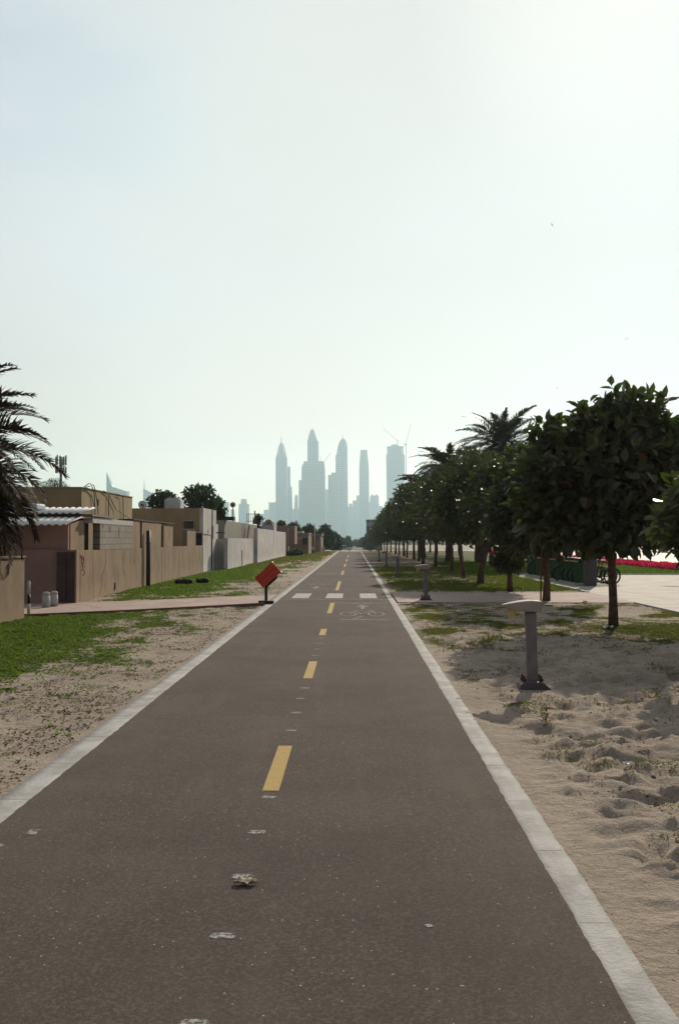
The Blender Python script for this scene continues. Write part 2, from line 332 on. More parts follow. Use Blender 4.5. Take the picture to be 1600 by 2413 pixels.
M['flats'] = facade('flats_wall', (.20,.205,.22), (.05,.055,.06), 3.1, 2.6)

# ---------------------------------------------------------------- ground
def grass_cover(x, y):
    """0..1 plant cover and 0..1 how dry it is"""
    big = fbm(x*.55+3, y*.30+9, 4); med = fbm(x*1.7+31, y*1.1+7, 4)
    c = np.zeros_like(x); d = np.zeros_like(x)
    L = x < -2.2
    edge = -3.9 - .9*(big-.5)*4 - .0*y + np.clip((11-y)*.25, -.1, 1.5)*-1
    near = sst(0, 1.5, edge - x) * sst(3, 9, y) * sst(24.6, 21, y + .25*(x+6))
    lush = np.clip(near*1.0 + .05, 0, 1)
    patch = sst(.52, .66, med) * .62 * sst(-2.5, -3.6, x)
    cl = np.maximum(lush*np.clip(.15 + .9*big + .75*med, 0, 1), patch)
    far = sst(28, 31, y)
    lf = np.clip(sst(-4.3, -5.9, x + 2.2*(big-.5))*.95 + patch*.9 - .75*sst(-6.9, -7.3, x)*sst(33, 29, y), 0, 1)*np.clip(.30 + 1.1*med, 0, 1)
    lf = lf * (1 - .35*sst(46, 80, y)) + .30*sst(60, 100, y)
    cl = cl*(1-far) + lf*far
    c = np.where(L, cl, c); d = np.where(L, np.clip(.15 + .75*sst(-5.2, -3.6, x), 0, 1)*(.4+.6*far), d)
    Rr = x > 1.1
    # right: sparse near the camera, thicker about the trees, lawn farther right
    a = sst(.50, .66, med + .1*(big-.5)) * .75 * sst(13.5, 17, y) * sst(26.8, 24, y) + .35*np.exp(-((x-2.1)/1.2)**2-((y-22)/3.)**2)
    ringA = np.exp(-((x-6.0)/1.9)**2 - ((y-18.4)/1.5)**2)
    a = np.maximum(a, ringA*1.05)
    few = sst(.62, .74, med)*.28*sst(4, 8, y)*sst(15, 11, y)
    b = (.38 + .5*(big-.35) + .22*sst(44, 60, y)) * sst(31, 33, y)
    b = np.where((x > 3.2) & (y > 32.5) & (y < 37.5) & (x < 7.4), .75, b)
    lawn = sst(5.6, 7.2, x + .8*(big-.5)) * sst(37.5, 40, y) + sst(11, 11.4, x)*sst(47.2, 47.6, y)
    cr = np.clip(np.maximum(np.maximum(a, few), np.maximum(b, lawn)), 0, 1)
    c = np.where(Rr, cr, c); d = np.where(Rr, np.clip(.85*sst(31, 33, y)*(1-lawn) + .45*(y < 31) - .5*ringA, 0, 1), d)
    far2 = sst(120, 180, y); c = c*(1-far2) + .62*far2; d = d*(1-far2) + .35*far2
    return np.clip(c, 0, 1), np.clip(d, 0, 1)
def in_path(x, y):
    l_ = (x < -2.25) & (x > -16) & (y > 25.2 + (x+2.3)*.78 - .0) & (y < 29.9 + (x+2.3)*.82) & (y > 20.9)
    r_ = (x > 1.1) & (y > 26.3) & (y < 31.0)
    p_ = (x > 7.4) & (x < 17.3) & (y < 47.2)
    return l_ | r_ | p_ | (x > 18.4)
def height(x, y):
    near = sst(70, 20, y)
    h1 = (fbm(x*2.3, y*2.6, 5, .58) - .5) * .085
    wx_ = x + .25*fbm(x*1.9+4, y*1.9, 2); wy_ = y + .3*fbm(x*1.3+40, y*1.5, 2)
    rid = (1 - np.abs(2*vn(wx_*1.7+9, wy_*6.2+3) - 1))**3 * .048 * sst(.36, .62, fbm(x*.9+12, y*.8+5, 2))
    foot = sst(.62, .86, vn(wx_*4.6+50, wy_*6.0+20)) * -.062 + sst(.60, .84, vn(wx_*7.1+80, wy_*8.6+60)) * .034
    right = sst(1.1, 2.0, x)*(1-sst(15, 20, y)); z = h1*(.5 + .6*right) + (rid + foot)*(.35 + .75*right)
    z = z + (fbm(x*13, y*13, 3, .6) - .5)*.024
    z = z * near + (fbm(x*.3, y*.2, 3) - .5)*.08*sst(60, 100, y)
    dk = np.minimum(np.abs(x + 2.17), np.abs(x - 1.03)); e = sst(.1, .55, dk)
    z = z*e - .012 + .016*(fbm(x*3, y*1.3, 3)-.5)
    edge = ((x > -2.27) & (x < -2.18)) | ((x > 1.06) & (x < 1.15)); z = np.where(edge, -.0265 + .036*fbm(x*2, y*2.6, 4, .6), z); inside = (x > -2.19) & (x < 1.06)
    z = np.where(inside, -.06, z)
    z = np.where(in_path(x, y), -.055, z)
    z = z*(1 - .85*np.exp(-((x-1.98)/.45)**2 - ((y-11.0)/.7)**2)) if True else z
    t = np.clip((y-140)/140, 0, 1); z = z - 1.65*t*t*(3-2*t) - .25*sst(139, 143, y)*(np.abs(x+.5) < 2.2)*0
    return z
xs = np.concatenate([-np.geomspace(4000, 14, 34), np.linspace(-13, -9.2, 20), np.linspace(-9, -2.27, 150), [-2.25, -2.235, -2.22, -2.205, -2.188, -2.1, -1, 0, 1.0, 1.055, 1.07, 1.08, 1.09, 1.10], np.linspace(1.11, 7.3, 180), [7.39, 7.41], np.linspace(7.8, 20, 50), np.geomspace(21, 4000, 34)])
yl = [-400, -100, -30, -8, 0, 1.2, 2.0]
while yl[-1] < 60: yl.append(yl[-1] + max(.028, yl[-1]*.0058))
while yl[-1] < 6500: yl.append(yl[-1]*1.022 + .1)
ys = np.array(yl)
Xg, Yg = np.meshgrid(xs, ys); gc_, gd_ = grass_cover(Xg, Yg); Zg = height(Xg, Yg)
ip = in_path(Xg, Yg) | ((Xg > -2.3) & (Xg < 1.1) & (Yg < 141)); gc_ = np.where(ip, 0, gc_)
nx, ny = len(xs), len(ys); ii = (np.arange(ny-1)[:, None]*nx + np.arange(nx-1)[None, :]).ravel()
tag(link_np('ground', np.stack([Xg, Yg, Zg], -1), np.stack([ii, ii+1, ii+nx+1, ii+nx], 1), M['sand'], smooth=True,
    attr={'grass': gc_.ravel(), 'dry': gd_.ravel()}), 'sandy ground with patches of grass on both sides of the track', kind='structure')

# track, kerbs, paths
TL, TR, TC = -2.046, .960, -.543
def strip(name, fx0, fx1, y0, y1, step, z, mat, thick=0, parent=None):
    yy = np.arange(y0, y1 + step*.5, step); a = fx0(yy); b = fx1(yy); zz = np.array([z + gz(t) for t in yy]); nseg = 3
    V = []
    for i in range(nseg+1): V.append(np.stack([a + (b-a)*i/nseg, yy, zz], -1))
    k = nseg + 1
    if thick: V = [np.stack([a, yy, zz-thick], -1)] + V + [np.stack([b, yy, zz-thick], -1)]; k += 2
    V = np.stack(V, 1).reshape(-1, 3); nY = len(yy)
    ii = (np.arange(nY-1)[:, None]*k + np.arange(k-1)[None, :]).ravel()
    return link_np(name, V, np.stack([ii, ii+1, ii+k+1, ii+k], 1), mat, parent, False)
rag = lambda yy, o: (vn(yy*9+o, yy*0+o)-.5)*.009 + (vn(yy*1.3+o, yy*0+3)-.5)*.007 + (vn(yy*23+o, yy*0+1)-.5)*.008
track = tag(strip('cycle_track', lambda y: TL + rag(y, 3.3), lambda y: TR + rag(y, 9.1), -6, 141, .06, .006, M['asphalt']), 'long straight asphalt cycle track running to the skyline', kind='structure')
for nm, s0, s1 in (('left', TL-.205, TL+.03), ('right', TR-.03, TR+.155)):
    k_ = strip('kerb', lambda y, s0=s0: s0 + (rag(y, 5.) if s0 < 0 else 0*y), lambda y, s1=s1: s1 + (rag(y, 7.) if s1 > 0 and s1 > 1 else 0*y), -6, 141, .1, .001, M['kerb'], .09)
    tag(k_, f'flush pale concrete kerb along the {nm} edge of the cycle track', kind='structure')
# dark joints between kerb stones every metre, cut as thin inlays
for sx0, sx1, lab in ((TL-.2, TL-.012, 'left'), (TR+.012, TR+.145, 'right')):
    mb = MB(); y = 2.35
    while y < 60: mb.box(sx0, sx1, y, y+.003, -.02, .0022); y += 1.0
    tag(mb.build('kerb_joint', M['grey']), f'dark joints between the {lab} kerb stones', kind='structure')
# markings
def sheet(name, pts, mat, z=.0088, lab=None):
    mb = MB(); mb.add([(p[0], p[1], z) for p in pts], [tuple(range(len(pts)))]); o = mb.build(name, mat, track, False); 
    if lab: o['label'] = lab
    return o
def rect(name, x0, x1, y0, y1, mat, z=.0088, lab=None, skew=0): return sheet(name, [(x0, y0), (x1, y0), (x1+skew, y1), (x0+skew, y1)], mat, z, lab)
rect('yellow_dash', TC-.055, TC+.055, 6.56, 7.98, M['pyel'])
for a, b in ((11.85, 13.5), (17.2, 18.4), (22.3, 26.0), (32.4, 39.5), (47, 53), (61, 68), (76, 84), (94, 104)): rect('yellow_dash', TC-.055, TC+.055, a, b, M['pyel'])
for y in (3.42, 4.17, 4.9, 5.64, 6.40, 8.62, 9.5, 10.35, 11.08, 14.2, 15.0, 15.8, 16.7):
    w_ = random.uniform(.045, .058); h_ = random.uniform(.03, .042)
    sheet('white_tick', [(TC-w_*1.1, y-h_*.5), (TC-w_*.6, y-h_), (TC+w_*.8, y-h_*.9), (TC+w_*1.15, y-h_*.1), (TC+w_*.9, y+h_*.8), (TC+w_*.1, y+h_), (TC-w_*.8, y+h_*.9)], M['pwhs'], .0092)
for a in (-1.75, -.79, .185): rect('crossing_block', a, a+.48, 28.05, 30.55, M['pwh'], skew=.0)
rect('stop_line', TC+.06, TC+1.45, 25.95, 26.1, M['pfaint']); rect('stop_line', TC-1.42, TC-.06, 32.4, 32.55, M['pfaint'])
rect('paving_joint', TL+.05, TR-.05, 27.35, 27.47, M['pfaint'])
def ring(cx, cy, rx, ry, w, y0=None):
    mb = MB(); n_ = 28; vs = []
    for k in range(n_):
        a = 2*math.pi*k/n_; vs += [(cx+rx*math.cos(a), cy+ry*math.sin(a), .011), (cx+(rx-w)*math.cos(a), cy+(ry-w*2.2)*math.sin(a), .011)]
    mb.add(vs, [(2*k, 2*k+1, (2*k+3) % (2*n_), (2*k+2) % (2*n_)) for k in range(n_)]); return mb
def bike_mark(cx, cy, s, mat):
    mb = MB()
    for dx in (-.31, .31):
        r_ = ring(cx + dx*s, cy, .19, .62, .035); mb.add(r_.v, r_.f)
    def ln(x0, y0, x1, y1, w=.03):
        d = Vector((x1-x0, y1-y0, 0)).normalized(); p = Vector((-d.y, d.x, 0))*w/2
        z = .0092 + .0004*len(mb.v)/50
        a = Vector((cx+x0*s, cy+y0*s, z)); b = Vector((cx+x1*s, cy+y1*s, z)); mb.add([a-p, b-p, b+p, a+p], [(0, 1, 2, 3)])
    ln(-.31, 0, -.14, .9); ln(-.14, .9, .22, .9); ln(.22, .9, -.02, 0); ln(-.02, 0, -.14, .9); ln(-.31, 0, -.02, 0); ln(.31, 0, .20, 1.25); ln(.1, 1.3, .3, 1.25); ln(-.2, 1.15, -.05, 1.15)
    return mb.build('bicycle_symbol', mat, track, False)
bike_mark(.19, 22.1, 1, M['pwhs'])
rect('symbol_underline', -.26, .68, 20.5, 20.62, M['pwhs']); sheet('symbol_bar', [(-.05, 20.7), (.02, 20.7), (.22, 21.5), (.14, 21.5)], M['pfaint'])
sheet('direction_arrow', [(.17, 23.7), (.27, 23.7), (.27, 24.5), (.40, 24.4), (.22, 25.2), (.04, 24.4), (.17, 24.5)], M['pwhs'])
sheet('chevron', [(-.05, 25.75), (.22, 25.25), (.49, 25.75), (.49, 25.9), (.22, 25.42), (-.05, 25.9)], M['pfaint'], .0095)
bm = bike_mark(-1.29, 37.0, -1, M['pfaint'])
sheet('direction_arrow', [(-1.34, 35.3), (-1.24, 35.3), (-1.24, 34.4), (-1.1, 34.5), (-1.29, 33.4), (-1.48, 34.5), (-1.34, 34.4)], M['pwhs'])
rect('symbol_underline', -1.75, -.8, 48, 48.5, M['pfaint'])
for (x, y, rx) in ((.318, 4.29, .022), (.40, 3.72, .011)):
    sheet('paint_fleck', [(x+rx*math.cos(k*.9)*random.uniform(.7, 1.2), y+rx*.9*math.sin(k*.9)*random.uniform(.6, 1.2)) for k in range(7)], M['pwhs'], .0092)
for (x, y, w_) in ((-1.93, 5.35, .06), (-1.80, 5.62, .03)): rect('paint_smear', x-w_, x+w_, y-.05, y+.05, M['pfaint'], .0095)

def slab(name, pts, z0, z1, mat): return MB().prism(pts, 'z', z0, z1).build(name, mat)
tag(slab('paved_path', [(-2.27, 25.5), (-2.27, 29.85), (-6.0, 26.7), (-7.36, 25.88), (-16, 25.88), (-16, 21.2), (-7.15, 21.5), (-5.2, 22.9)], -.1, .012, M['pave']), 'reddish block paved path crossing in from the alley on the left', kind='structure')
mb = MB(); P = [(-2.3, 25.44), (-5.2, 22.84), (-7.15, 21.44)]
for a, b in zip(P[:-1], P[1:]):
    a = Vector(a + (0,)); b = Vector(b + (0,)); d = (b-a).normalized(); q = Vector((-d.y, d.x, 0))*.055
    mb.hexa([a-q+Vector((0,0,-.12)), b-q+Vector((0,0,-.12)), b+q+Vector((0,0,-.12)), a+q+Vector((0,0,-.12))], [a-q+Vector((0,0,.045)), b-q+Vector((0,0,.045)), b+q+Vector((0,0,.045)), a+q+Vector((0,0,.045))])
tag(mb.build('path_kerb', M['pavekerb']), 'dark red kerb along the near edge of the left path', kind='structure')
tag(slab('paved_path', [(1.17, 26.3), (7.4, 26.2), (7.4, 31.3), (1.17, 31.0)], -.1, .008, M['pave']), 'reddish block paved path between the right kerb and the pale plaza', kind='structure')
tag(slab('plaza', [(7.4, -12), (17.2, -12), (17.2, 47.2), (7.4, 47.2)], -.1, .0, M['plaza']), 'pale sunlit paved plaza behind the trees on the right', kind='structure')
mb = MB(); mb.box(7.3, 7.398, -12, 26.15, -.1, .03)
mb.box(7.3, 7.398, 31.4, 47.2, -.1, .03); mb.box(7.3, 17.2, 47.2, 47.32, -.1, .05)
tag(mb.build('plaza_kerb', M['conc']), 'low concrete edging around the pale plaza', kind='structure')
tag(slab('road', [(18.6, -30), (40, -30), (40, 139), (18.6, 139)], -.2, -.03, M['road']), 'pale sunlit road beyond the flower bed', kind='structure')
mb = MB(); mb.box(18.35, 18.598, -30, 139, -.2, .09); mb.box(40.002, 40.25, -30, 139, -.2, .12)
tag(mb.build('road_kerb', M['conc']), 'concrete kerbs edging the sunlit road', kind='structure')
tag(slab('pavement', [(40.252, -30), (60, -30), (60, 139), (40.252, 139)], -.2, .10, M['plaza']), 'pale pavement on the far side of the road', kind='structure')
tag(slab('cross_street', [(-200, 286), (200, 286), (200, 312), (-200, 312)], -1.9, -1.62, M['road']), 'hazy street crossing beyond the end of the track', kind='structure')

# ---------------------------------------------------------------- leaves, trees, palms
def nrm(a): return a / np.maximum(np.linalg.norm(a, axis=-1, keepdims=True), 1e-9)
def leaf_arrays(P, D, N, L, W, droop=.12):
    D = nrm(D); Sd = nrm(np.cross(D, N)); N = nrm(np.cross(Sd, D)); L = L[:, None]; W = W[:, None]
    up = N*W*.22
    v = [P, P + D*L*.32 + Sd*W*.47 + up, P + D*L*.70 + Sd*W*.36 + up*.8 - N*L*droop*.4, P + D*L - N*L*droop,
         P + D*L*.70 - Sd*W*.36 + up*.8 - N*L*droop*.4, P + D*L*.32 - Sd*W*.47 + up]
    V = np.stack(v, 1).reshape(-1, 3); n_ = len(P)*6; b = np.arange(0, n_, 6)
    Fc = np.concatenate([np.stack([b, b+1, b+2, b+3], 1), np.stack([b, b+3, b+4, b+5], 1)])
    return V, Fc
def crown_arrays(rs, lobes, n_leaf, L0, wr=.55, shoots=70, shell=.42, shootlen=.3):
    vol = np.array([(l[3]*l[4]*l[5])**.75 for l in lobes]); pk = rs.choice(len(lobes), n_leaf, p=vol/vol.sum()); lb = np.array(lobes)[pk]
    d = nrm(rs.normal(size=(n_leaf, 3))); u = rs.rand(n_leaf)**shell
    clump = 1 + .16*(vn(d[:, 0]*3.1+pk*7, d[:, 1]*3.1+d[:, 2]*2.3) - .5)*2
    P = lb[:, :3] + d*lb[:, 3:6]*(u*clump)[:, None]
    D = d*.75 + rs.normal(size=(n_leaf, 3))*.55 + np.array([0, 0, -.12])
    N = rs.normal(size=(n_leaf, 3))*.6 + np.array([0, 0, .8])
    Ls = L0*rs.uniform(.7, 1.2, n_leaf)
    tw = []
    PP, DD = [P], [D]; NN = [N]; LL = [Ls]
    for _ in range(shoots):
        l = lobes[rs.choice(len(lobes), p=vol/vol.sum())]; dd = nrm(rs.normal(size=3)); dd[2] = abs(dd[2])*.8 + .1 if rs.rand() < .75 else dd[2]; dd = nrm(dd)
        s0 = np.array(l[:3]) + dd*np.array(l[3:6])*.88; grow = nrm(dd + rs.normal(size=3)*.35 + np.array([0, 0, .25])); ln = shootlen*rs.uniform(.5, 1.25)
        tw.append((s0, s0 + grow*ln)); m_ = rs.randint(5, 9); t = np.linspace(.1, 1, m_)[:, None]
        PP.append(s0 + grow*ln*t); sd = nrm(rs.normal(size=(m_, 3))); DD.append(nrm(grow*.55 + sd*.75)); NN.append(rs.normal(size=(m_, 3))*.5 + np.array([0, 0, .8])); LL.append(L0*rs.uniform(.75, 1.2, m_))
    P = np.concatenate(PP); D = np.concatenate(DD); N = np.concatenate(NN); Ls = np.concatenate(LL)
    V, Fc = leaf_arrays(P, D, N, Ls, Ls*wr); return V, Fc, np.repeat(rs.rand(len(P)), 6), tw
def make_tree(name, label, cat, loc, lobes, n_leaf, L0, trunk, mat, seed, group=None, wr=.55, shoots=70, shell=.42, shootlen=.3, bark='bark'):
    """lobes and trunk points are relative to the foot of the tree"""
    rs = np.random.RandomState(seed); root = thing(name, label, cat, loc, 0, group)
    V, Fc, tint, tw = crown_arrays(rs, lobes, n_leaf, L0, wr, shoots, shell, shootlen)
    link_np('crown', V, Fc, M[mat], root, False, False, {'tint': tint})
    mb = MB(); pts, r0, r1 = trunk; k = len(pts); fork = Vector(pts[-1])
    mb.tube(pts, [r0*1.25] + [r0 + (r1-r0)*i/(k-1) for i in range(1, k)], 10)
    for lb in lobes:
        c = Vector(lb[:3]); mb.tube([Vector(pts[-2]).lerp(fork, .6), fork.lerp(c, .5) + Vector((0, 0, .05)), c, c + (c-fork)*.35], [r1*.7, r1*.5, r1*.3, .008], 6, False)
        for q in range(4):
            dd = Vector(rs.normal(size=3)).normalized(); mb.tube([c.lerp(fork, .4), c + Vector((dd.x*lb[3], dd.y*lb[4], abs(dd.z)*lb[5]))*.8], [r1*.3, .006], 5, False)
    for a, b in tw: mb.tube([a - (b-a)*.6, b], [.009, .004], 4, False)
    mb.build('trunk', M[bark], root, False)
    return root
# first big tree
treeA = make_tree('street_tree', 'big broad leafed tree whose straight brown trunk stands closest behind the first bollard lamp', 'tree', (4.97, 19.2, 0),
    [(-.15, 0, 2.75, 1.38, 1.3, 1.20), (.42, 0, 3.84, .58, .75, .66), (-.30, .1, 3.66, .56, .70, .52), (-1.15, .1, 3.55, .40, .5, .42), (-1.25, 0, 2.55, .62, .8, 1.0), (1.05, -.1, 2.75, .68, .9, 1.1), (-.05, 0, 1.95, 1.38, 1.2, .55)],
    7600, .25, ([(0, 0, -.05), (.0, 0, .5), (-.02, .0, 1.1), (-.03, 0, 1.6), (-.05, 0, 2.1)], .085, .07), 'leafA', 11, 'street trees in a row right of the track', .60, 150, .46, .36)
make_tree('street_tree', 'low broad leafed tree cut by the right edge, in front of the big one', 'tree', (5.0, 12.4, 0),
    [(-.1, 0, 2.1, .92, 1.0, .62), (-.35, -.1, 1.72, .86, .85, .36)], 3400, .21, ([(0, 0, -.05), (.02, 0, .6), (0, .0, 1.2), (0, 0, 1.7)], .06, .045), 'leafA', 12, 'street trees in a row right of the track', .52, 70, .4, .28)
make_tree('street_tree', 'tree with an orange brown stake against its trunk at the edge of the paved path', 'tree', (5.19, 27.0, 0),
    [(.1, 0, 2.7, 1.45, 1.3, 1.35), (-.6, 0, 3.6, .6, .6, .6), (-.95, 0, 2.3, .7, .8, .85), (0, 0, 1.8, 1.6, 1.1, .5)], 5600, .22, ([(0, 0, -.05), (.03, 0, .5), (-.02, 0, 1.2), (-.02, 0, 2)], .095, .07), 'leafA', 13, 'street trees in a row right of the track', .58, 120, .5, .34)
mb = MB().tube([(5.19-.165, 26.9, -.05), (5.19-.15, 26.92, .8), (5.19-.14, 26.9, 1.75)], .022, 6)
tag(mb.build('tree_stake', simple('stake_wood', (.22,.07,.03), None, 9, .8, .2)), 'thin orange brown stake leaning on a tree trunk by the paved path', 'stake')
make_tree('street_tree', 'small tree with leaves hanging almost to the ground beside the paved path', 'tree', (4.98, 31.9, 0),
    [(-.1, 0, 2.7, 1.4, 1.2, 1.15), (-.3, 0, 3.5, .9, .9, .7), (.0, 0, 1.45, .72, .65, .75), (-.05, -.2, .95, .48, .4, .35)], 5200, .19, ([(0, 0, -.05), (.0, 0, .5), (.03, 0, 1.2), (0, 0, 1.8)], .085, .055), 'leafA', 14, 'street trees in a row right of the track', .55, 70, .42)
make_tree('street_tree', 'street tree with a dark leaning trunk standing on the grass left of the bicycle racks', 'tree', (4.66, 36.9, 0),
    [(.25, 0, 3.1, 1.75, 1.6, 1.45), (-.5, 0, 2.4, 1.3, 1.3, .9), (.1, 0, 4.1, 1.1, 1.0, .8), (-.9, 0, 3.3, .8, .8, .8)], 6800, .19, ([(0, 0, -.05), (.05, 0, .5), (.22, 0, 1.2), (.3, 0, 2)], .12, .08), 'leafB', 15, 'street trees in a row right of the track', .52, 90, .42)
make_tree('street_tree', 'street tree with a thin pale trunk leaning left on the dry verge behind the path', 'tree', (4.75, 43.0, 0),
    [(-.05, 0, 3.3, 1.85, 1.7, 1.6), (-.5, 0, 2.4, 1.5, 1.4, .9), (.3, 0, 4.6, 1.2, 1.1, .8), (-1.0, 0, 3.9, .8, .8, .7)], 7000, .19, ([(0, 0, -.05), (-.06, 0, .5), (-.2, 0, 1.2), (-.2, 0, 2)], .085, .06), 'leafB', 16, 'street trees in a row right of the track', .52, 90, .42)
row = make_tree('street_tree', 'full round street tree with a leafy sprig low on its thin trunk', 'tree', (5.1, 52, 0),
    [(0, 0, 3.4, 2.05, 2.0, 1.75), (-.8, 0, 2.7, 1.2, 1.4, 1.0), (.5, 0, 4.5, 1.2, 1.2, .8), (-.6, .2, 4.2, .9, .9, .75), (.9, 0, 2.6, 1.1, 1.3, 1.0)], 8200, .20, ([(0, 0, -.05), (.02, 0, .5), (-.03, 0, 1.2), (0, 0, 2)], .085, .07), 'leafB', 17, 'street trees in a row right of the track', .52, 130, .45, .35)
row2 = make_tree('street_tree', 'round leafy street tree merging into the dark receding row right of the track', 'tree', (4.95, 60.5, 0),
    [(0, 0, 3.3, 1.95, 2.0, 1.7), (.7, 0, 2.6, 1.2, 1.4, 1.0), (-.5, 0, 4.4, 1.2, 1.2, .9), (.7, .2, 4.1, .9, .9, .75)], 7600, .20, ([(0, 0, -.05), (.02, 0, .5), (.05, 0, 1.2), (0, 0, 2)], .11, .08), 'leafB', 18, 'street trees in a row right of the track', .52, 130, .45, .35)
FAR = 'round leafy street tree merging into the dark receding row right of the track'
ypos = [68, 76, 84, 92, 100, 109, 118, 128, 139, 152, 167, 184, 203, 224]
for i, y in enumerate(ypos):
    o = copy_tree(row if i % 2 else row2); o.location = (4.9 + random.uniform(-.25, .25), y, gz(y)); s = random.uniform(1.0, 1.12) if y < 130 else random.uniform(.9, 1.05); o.scale = (s, s, s); o.rotation_euler.z = random.uniform(0, 6.28)
    tag(o, FAR)
for i, y in enumerate([58, 66, 75, 85, 95, 106, 118, 131, 146, 163, 182]):
    o = copy_tree(row2 if i % 2 else row); o.location = (9.6 + random.uniform(-.8, .8), y, gz(y)); s = random.uniform(.95, 1.2); o.scale = (s, s, s*1.05); o.rotation_euler.z = random.uniform(0, 6.28)
    tag(o, 'leafy tree in the second row behind the street trees over the lawn', group='trees in the second row right of the track')

def palm_arrays(rs, fronds, Lf, leaflet=.42, pairs=60, wl_=.028, droop=1.0):
    """fronds: (azimuth, start elevation, length factor)"""
    V, Fc, T = [], [], []; nv = 0
    for az, el, lf in fronds:
        L = Lf*lf; n_ = 26; p = np.zeros(3); pts = []; e = el
        for i in range(n_+1):
            pts.append(p.copy()); e_ = e; d = np.array([math.cos(e_)*math.cos(az), math.cos(e_)*math.sin(az), math.sin(e_)]); p = p + d*L/n_
            e -= droop*(.035 + .05*(i/n_))
        pts = np.array(pts); tan = nrm(np.gradient(pts, axis=0)); side = nrm(np.cross(tan, [0, 0, 1.])); up = nrm(np.cross(side, tan))
        tw = rs.uniform(-.5, .5); side, up = side*math.cos(tw) + up*math.sin(tw), up*math.cos(tw) - side*math.sin(tw)
        # rachis as a thin triangular strip
        r = np.linspace(.022, .004, n_+1)[:, None]*Lf/2.9; a = pts + side*r; b = pts - side*r; c = pts - up*r
        V.append(np.stack([a, b, c], 1).reshape(-1, 3)); q = np.arange(n_)*3 + nv
        for u_, w_ in ((0, 1), (1, 2), (2, 0)): Fc.append(np.stack([q+u_, q+w_, q+3+w_, q+3+u_], 1))
        T.append(np.full((n_+1)*3, rs.uniform(.6, 1))); nv += (n_+1)*3
        t = np.repeat(np.linspace(.12, .99, pairs), 2) + rs.uniform(-.006, .006, pairs*2); t = np.clip(t, .1, .999); sg = np.tile([1., -1.], pairs)[:, None]
        ix = t*n_; i0 = ix.astype(int); fr = (ix - i0)[:, None]; i1 = np.minimum(i0+1, n_)
        B = pts[i0]*(1-fr) + pts[i1]*fr; tt = tan[i0]; ss = side[i0]; uu = up[i0]
        ll = (leaflet*(np.sin(np.clip(t*1.05+.12, 0, 1)*math.pi)**.6*.75 + .28))[:, None]*rs.uniform(.8, 1.15, (pairs*2, 1))
        D = nrm(tt*(.55 + .5*t[:, None]) + ss*sg*.85 + uu*rs.uniform(.05, .5, (pairs*2, 1)) + rs.normal(size=(pairs*2, 3))*.09)
        W = nrm(np.cross(D, uu))*wl_*.5; mid = B + D*ll*.45; tip = B + D*ll + np.array([0, 0, -.12])*ll
        m_ = pairs*2; V.append(np.stack([B-W*.7, B+W*.7, mid+W, mid-W, tip+W*.15, tip-W*.15], 1).reshape(-1, 3)); b = np.arange(m_)*6 + nv
        Fc += [np.stack([b, b+1, b+2, b+3], 1), np.stack([b+3, b+2, b+4, b+5], 1)]; T.append(np.repeat(rs.rand(m_), 6)); nv += m_*6
    return np.concatenate(V), np.concatenate(Fc), np.concatenate(T)
def palm(name, label, loc, h, tr, Lf, nf, mat, seed, group=None, leaflet=.42, pairs=55, dead=0, els=(-.3, 1.35), wl_=.03, azs=None, droop=1.):
    rs = np.random.RandomState(seed); root = thing(name, label, 'palm tree', loc, 0, group)
    fr = []
    for k in range(nf):
        u = (k+.5)/nf; fr.append((k*2.39996 + rs.uniform(-.2, .2), els[1] + (els[0]-els[1])*u**.85 + rs.uniform(-.1, .1), rs.uniform(.85, 1.08)))
    V, Fc, T = palm_arrays(rs, fr, Lf, leaflet, pairs, wl_, droop)
    link_np('crown', V + np.array([0, 0, h]), Fc, M[mat], root, False, False, {'tint': T})
    mb = MB(); n_ = 22; mb.tube([(0.0, 0, -.1 + (h+.25)*i/n_) for i in range(n_+1)], [tr*(1.12 if i % 2 else .96)*(1.25 - .3*min(1, i/4)) for i in range(n_+1)], 12)
    for k in range(int(h*16)):
        a = k*2.4; z = h - k*.055
        if z < h*.35: break
        d = Vector((math.cos(a), math.sin(a), 0)); b = Vector((0, 0, z)) + d*tr*.85; mb.tube([b, b + d*.14 + Vector((0, 0, .13))], [.055, .02], 4, False)
    mb.build('trunk', M['palmbark'], root, False)
    if dead:
        fr = [(k*2.39996 + 1, rs.uniform(-1.3, -.25), rs.uniform(.65, 1.0)) for k in range(dead)]
        V, Fc, T = palm_arrays(rs, fr, Lf, leaflet*.9, pairs, wl_*.8, .8)
        link_np('dead_frond', V + np.array([0, 0, h-.1]), Fc, M['palmD'], root, False, False, {'tint': T})
    return root
palm('date_palm', 'date palm at the left edge with brown drooping fronds over the low wall', (-8.45, 19.9, 0), 3.2, .26, 2.75, 120, 'palmA', 21, None, .52, 80, 130, (-1.0, 1.42), .040, droop=.9)
palm('date_palm', 'tallest date palm on the right, its spiky crown standing clear above the street trees', (9.25, 62, 0), 7.5, .27, 3.3, 56, 'palmB', 22, 'date palms behind the street trees', .5, 60, 14, (-.35, 1.35), .06, droop=.68)
palm('date_palm', 'date palm half sunk in the row, a dense fan left of the tallest palm', (7.1, 74, 0), 6.9, .27, 3.1, 64, 'palmB', 23, 'date palms behind the street trees', .5, 60, 12, (-.4, 1.2), .07, droop=.7)
palm('date_palm', 'date palm whose low dense crown fills the gap between the two palms on the right', (8.9, 70, 0), 6.5, .27, 3.0, 56, 'palmB', 24, 'date palms behind the street trees', .5, 56, 10, (-.4, 1.3), .07, droop=.75)
palm('date_palm', 'farthest date palm with spiky fronds poking from the left side of the dark row', (6.2, 90, 0), 6.2, .27, 3.0, 52, 'palmB', 25, 'date palms behind the street trees', .5, 50, 8, (-.4, 1.2), .08, droop=.8)

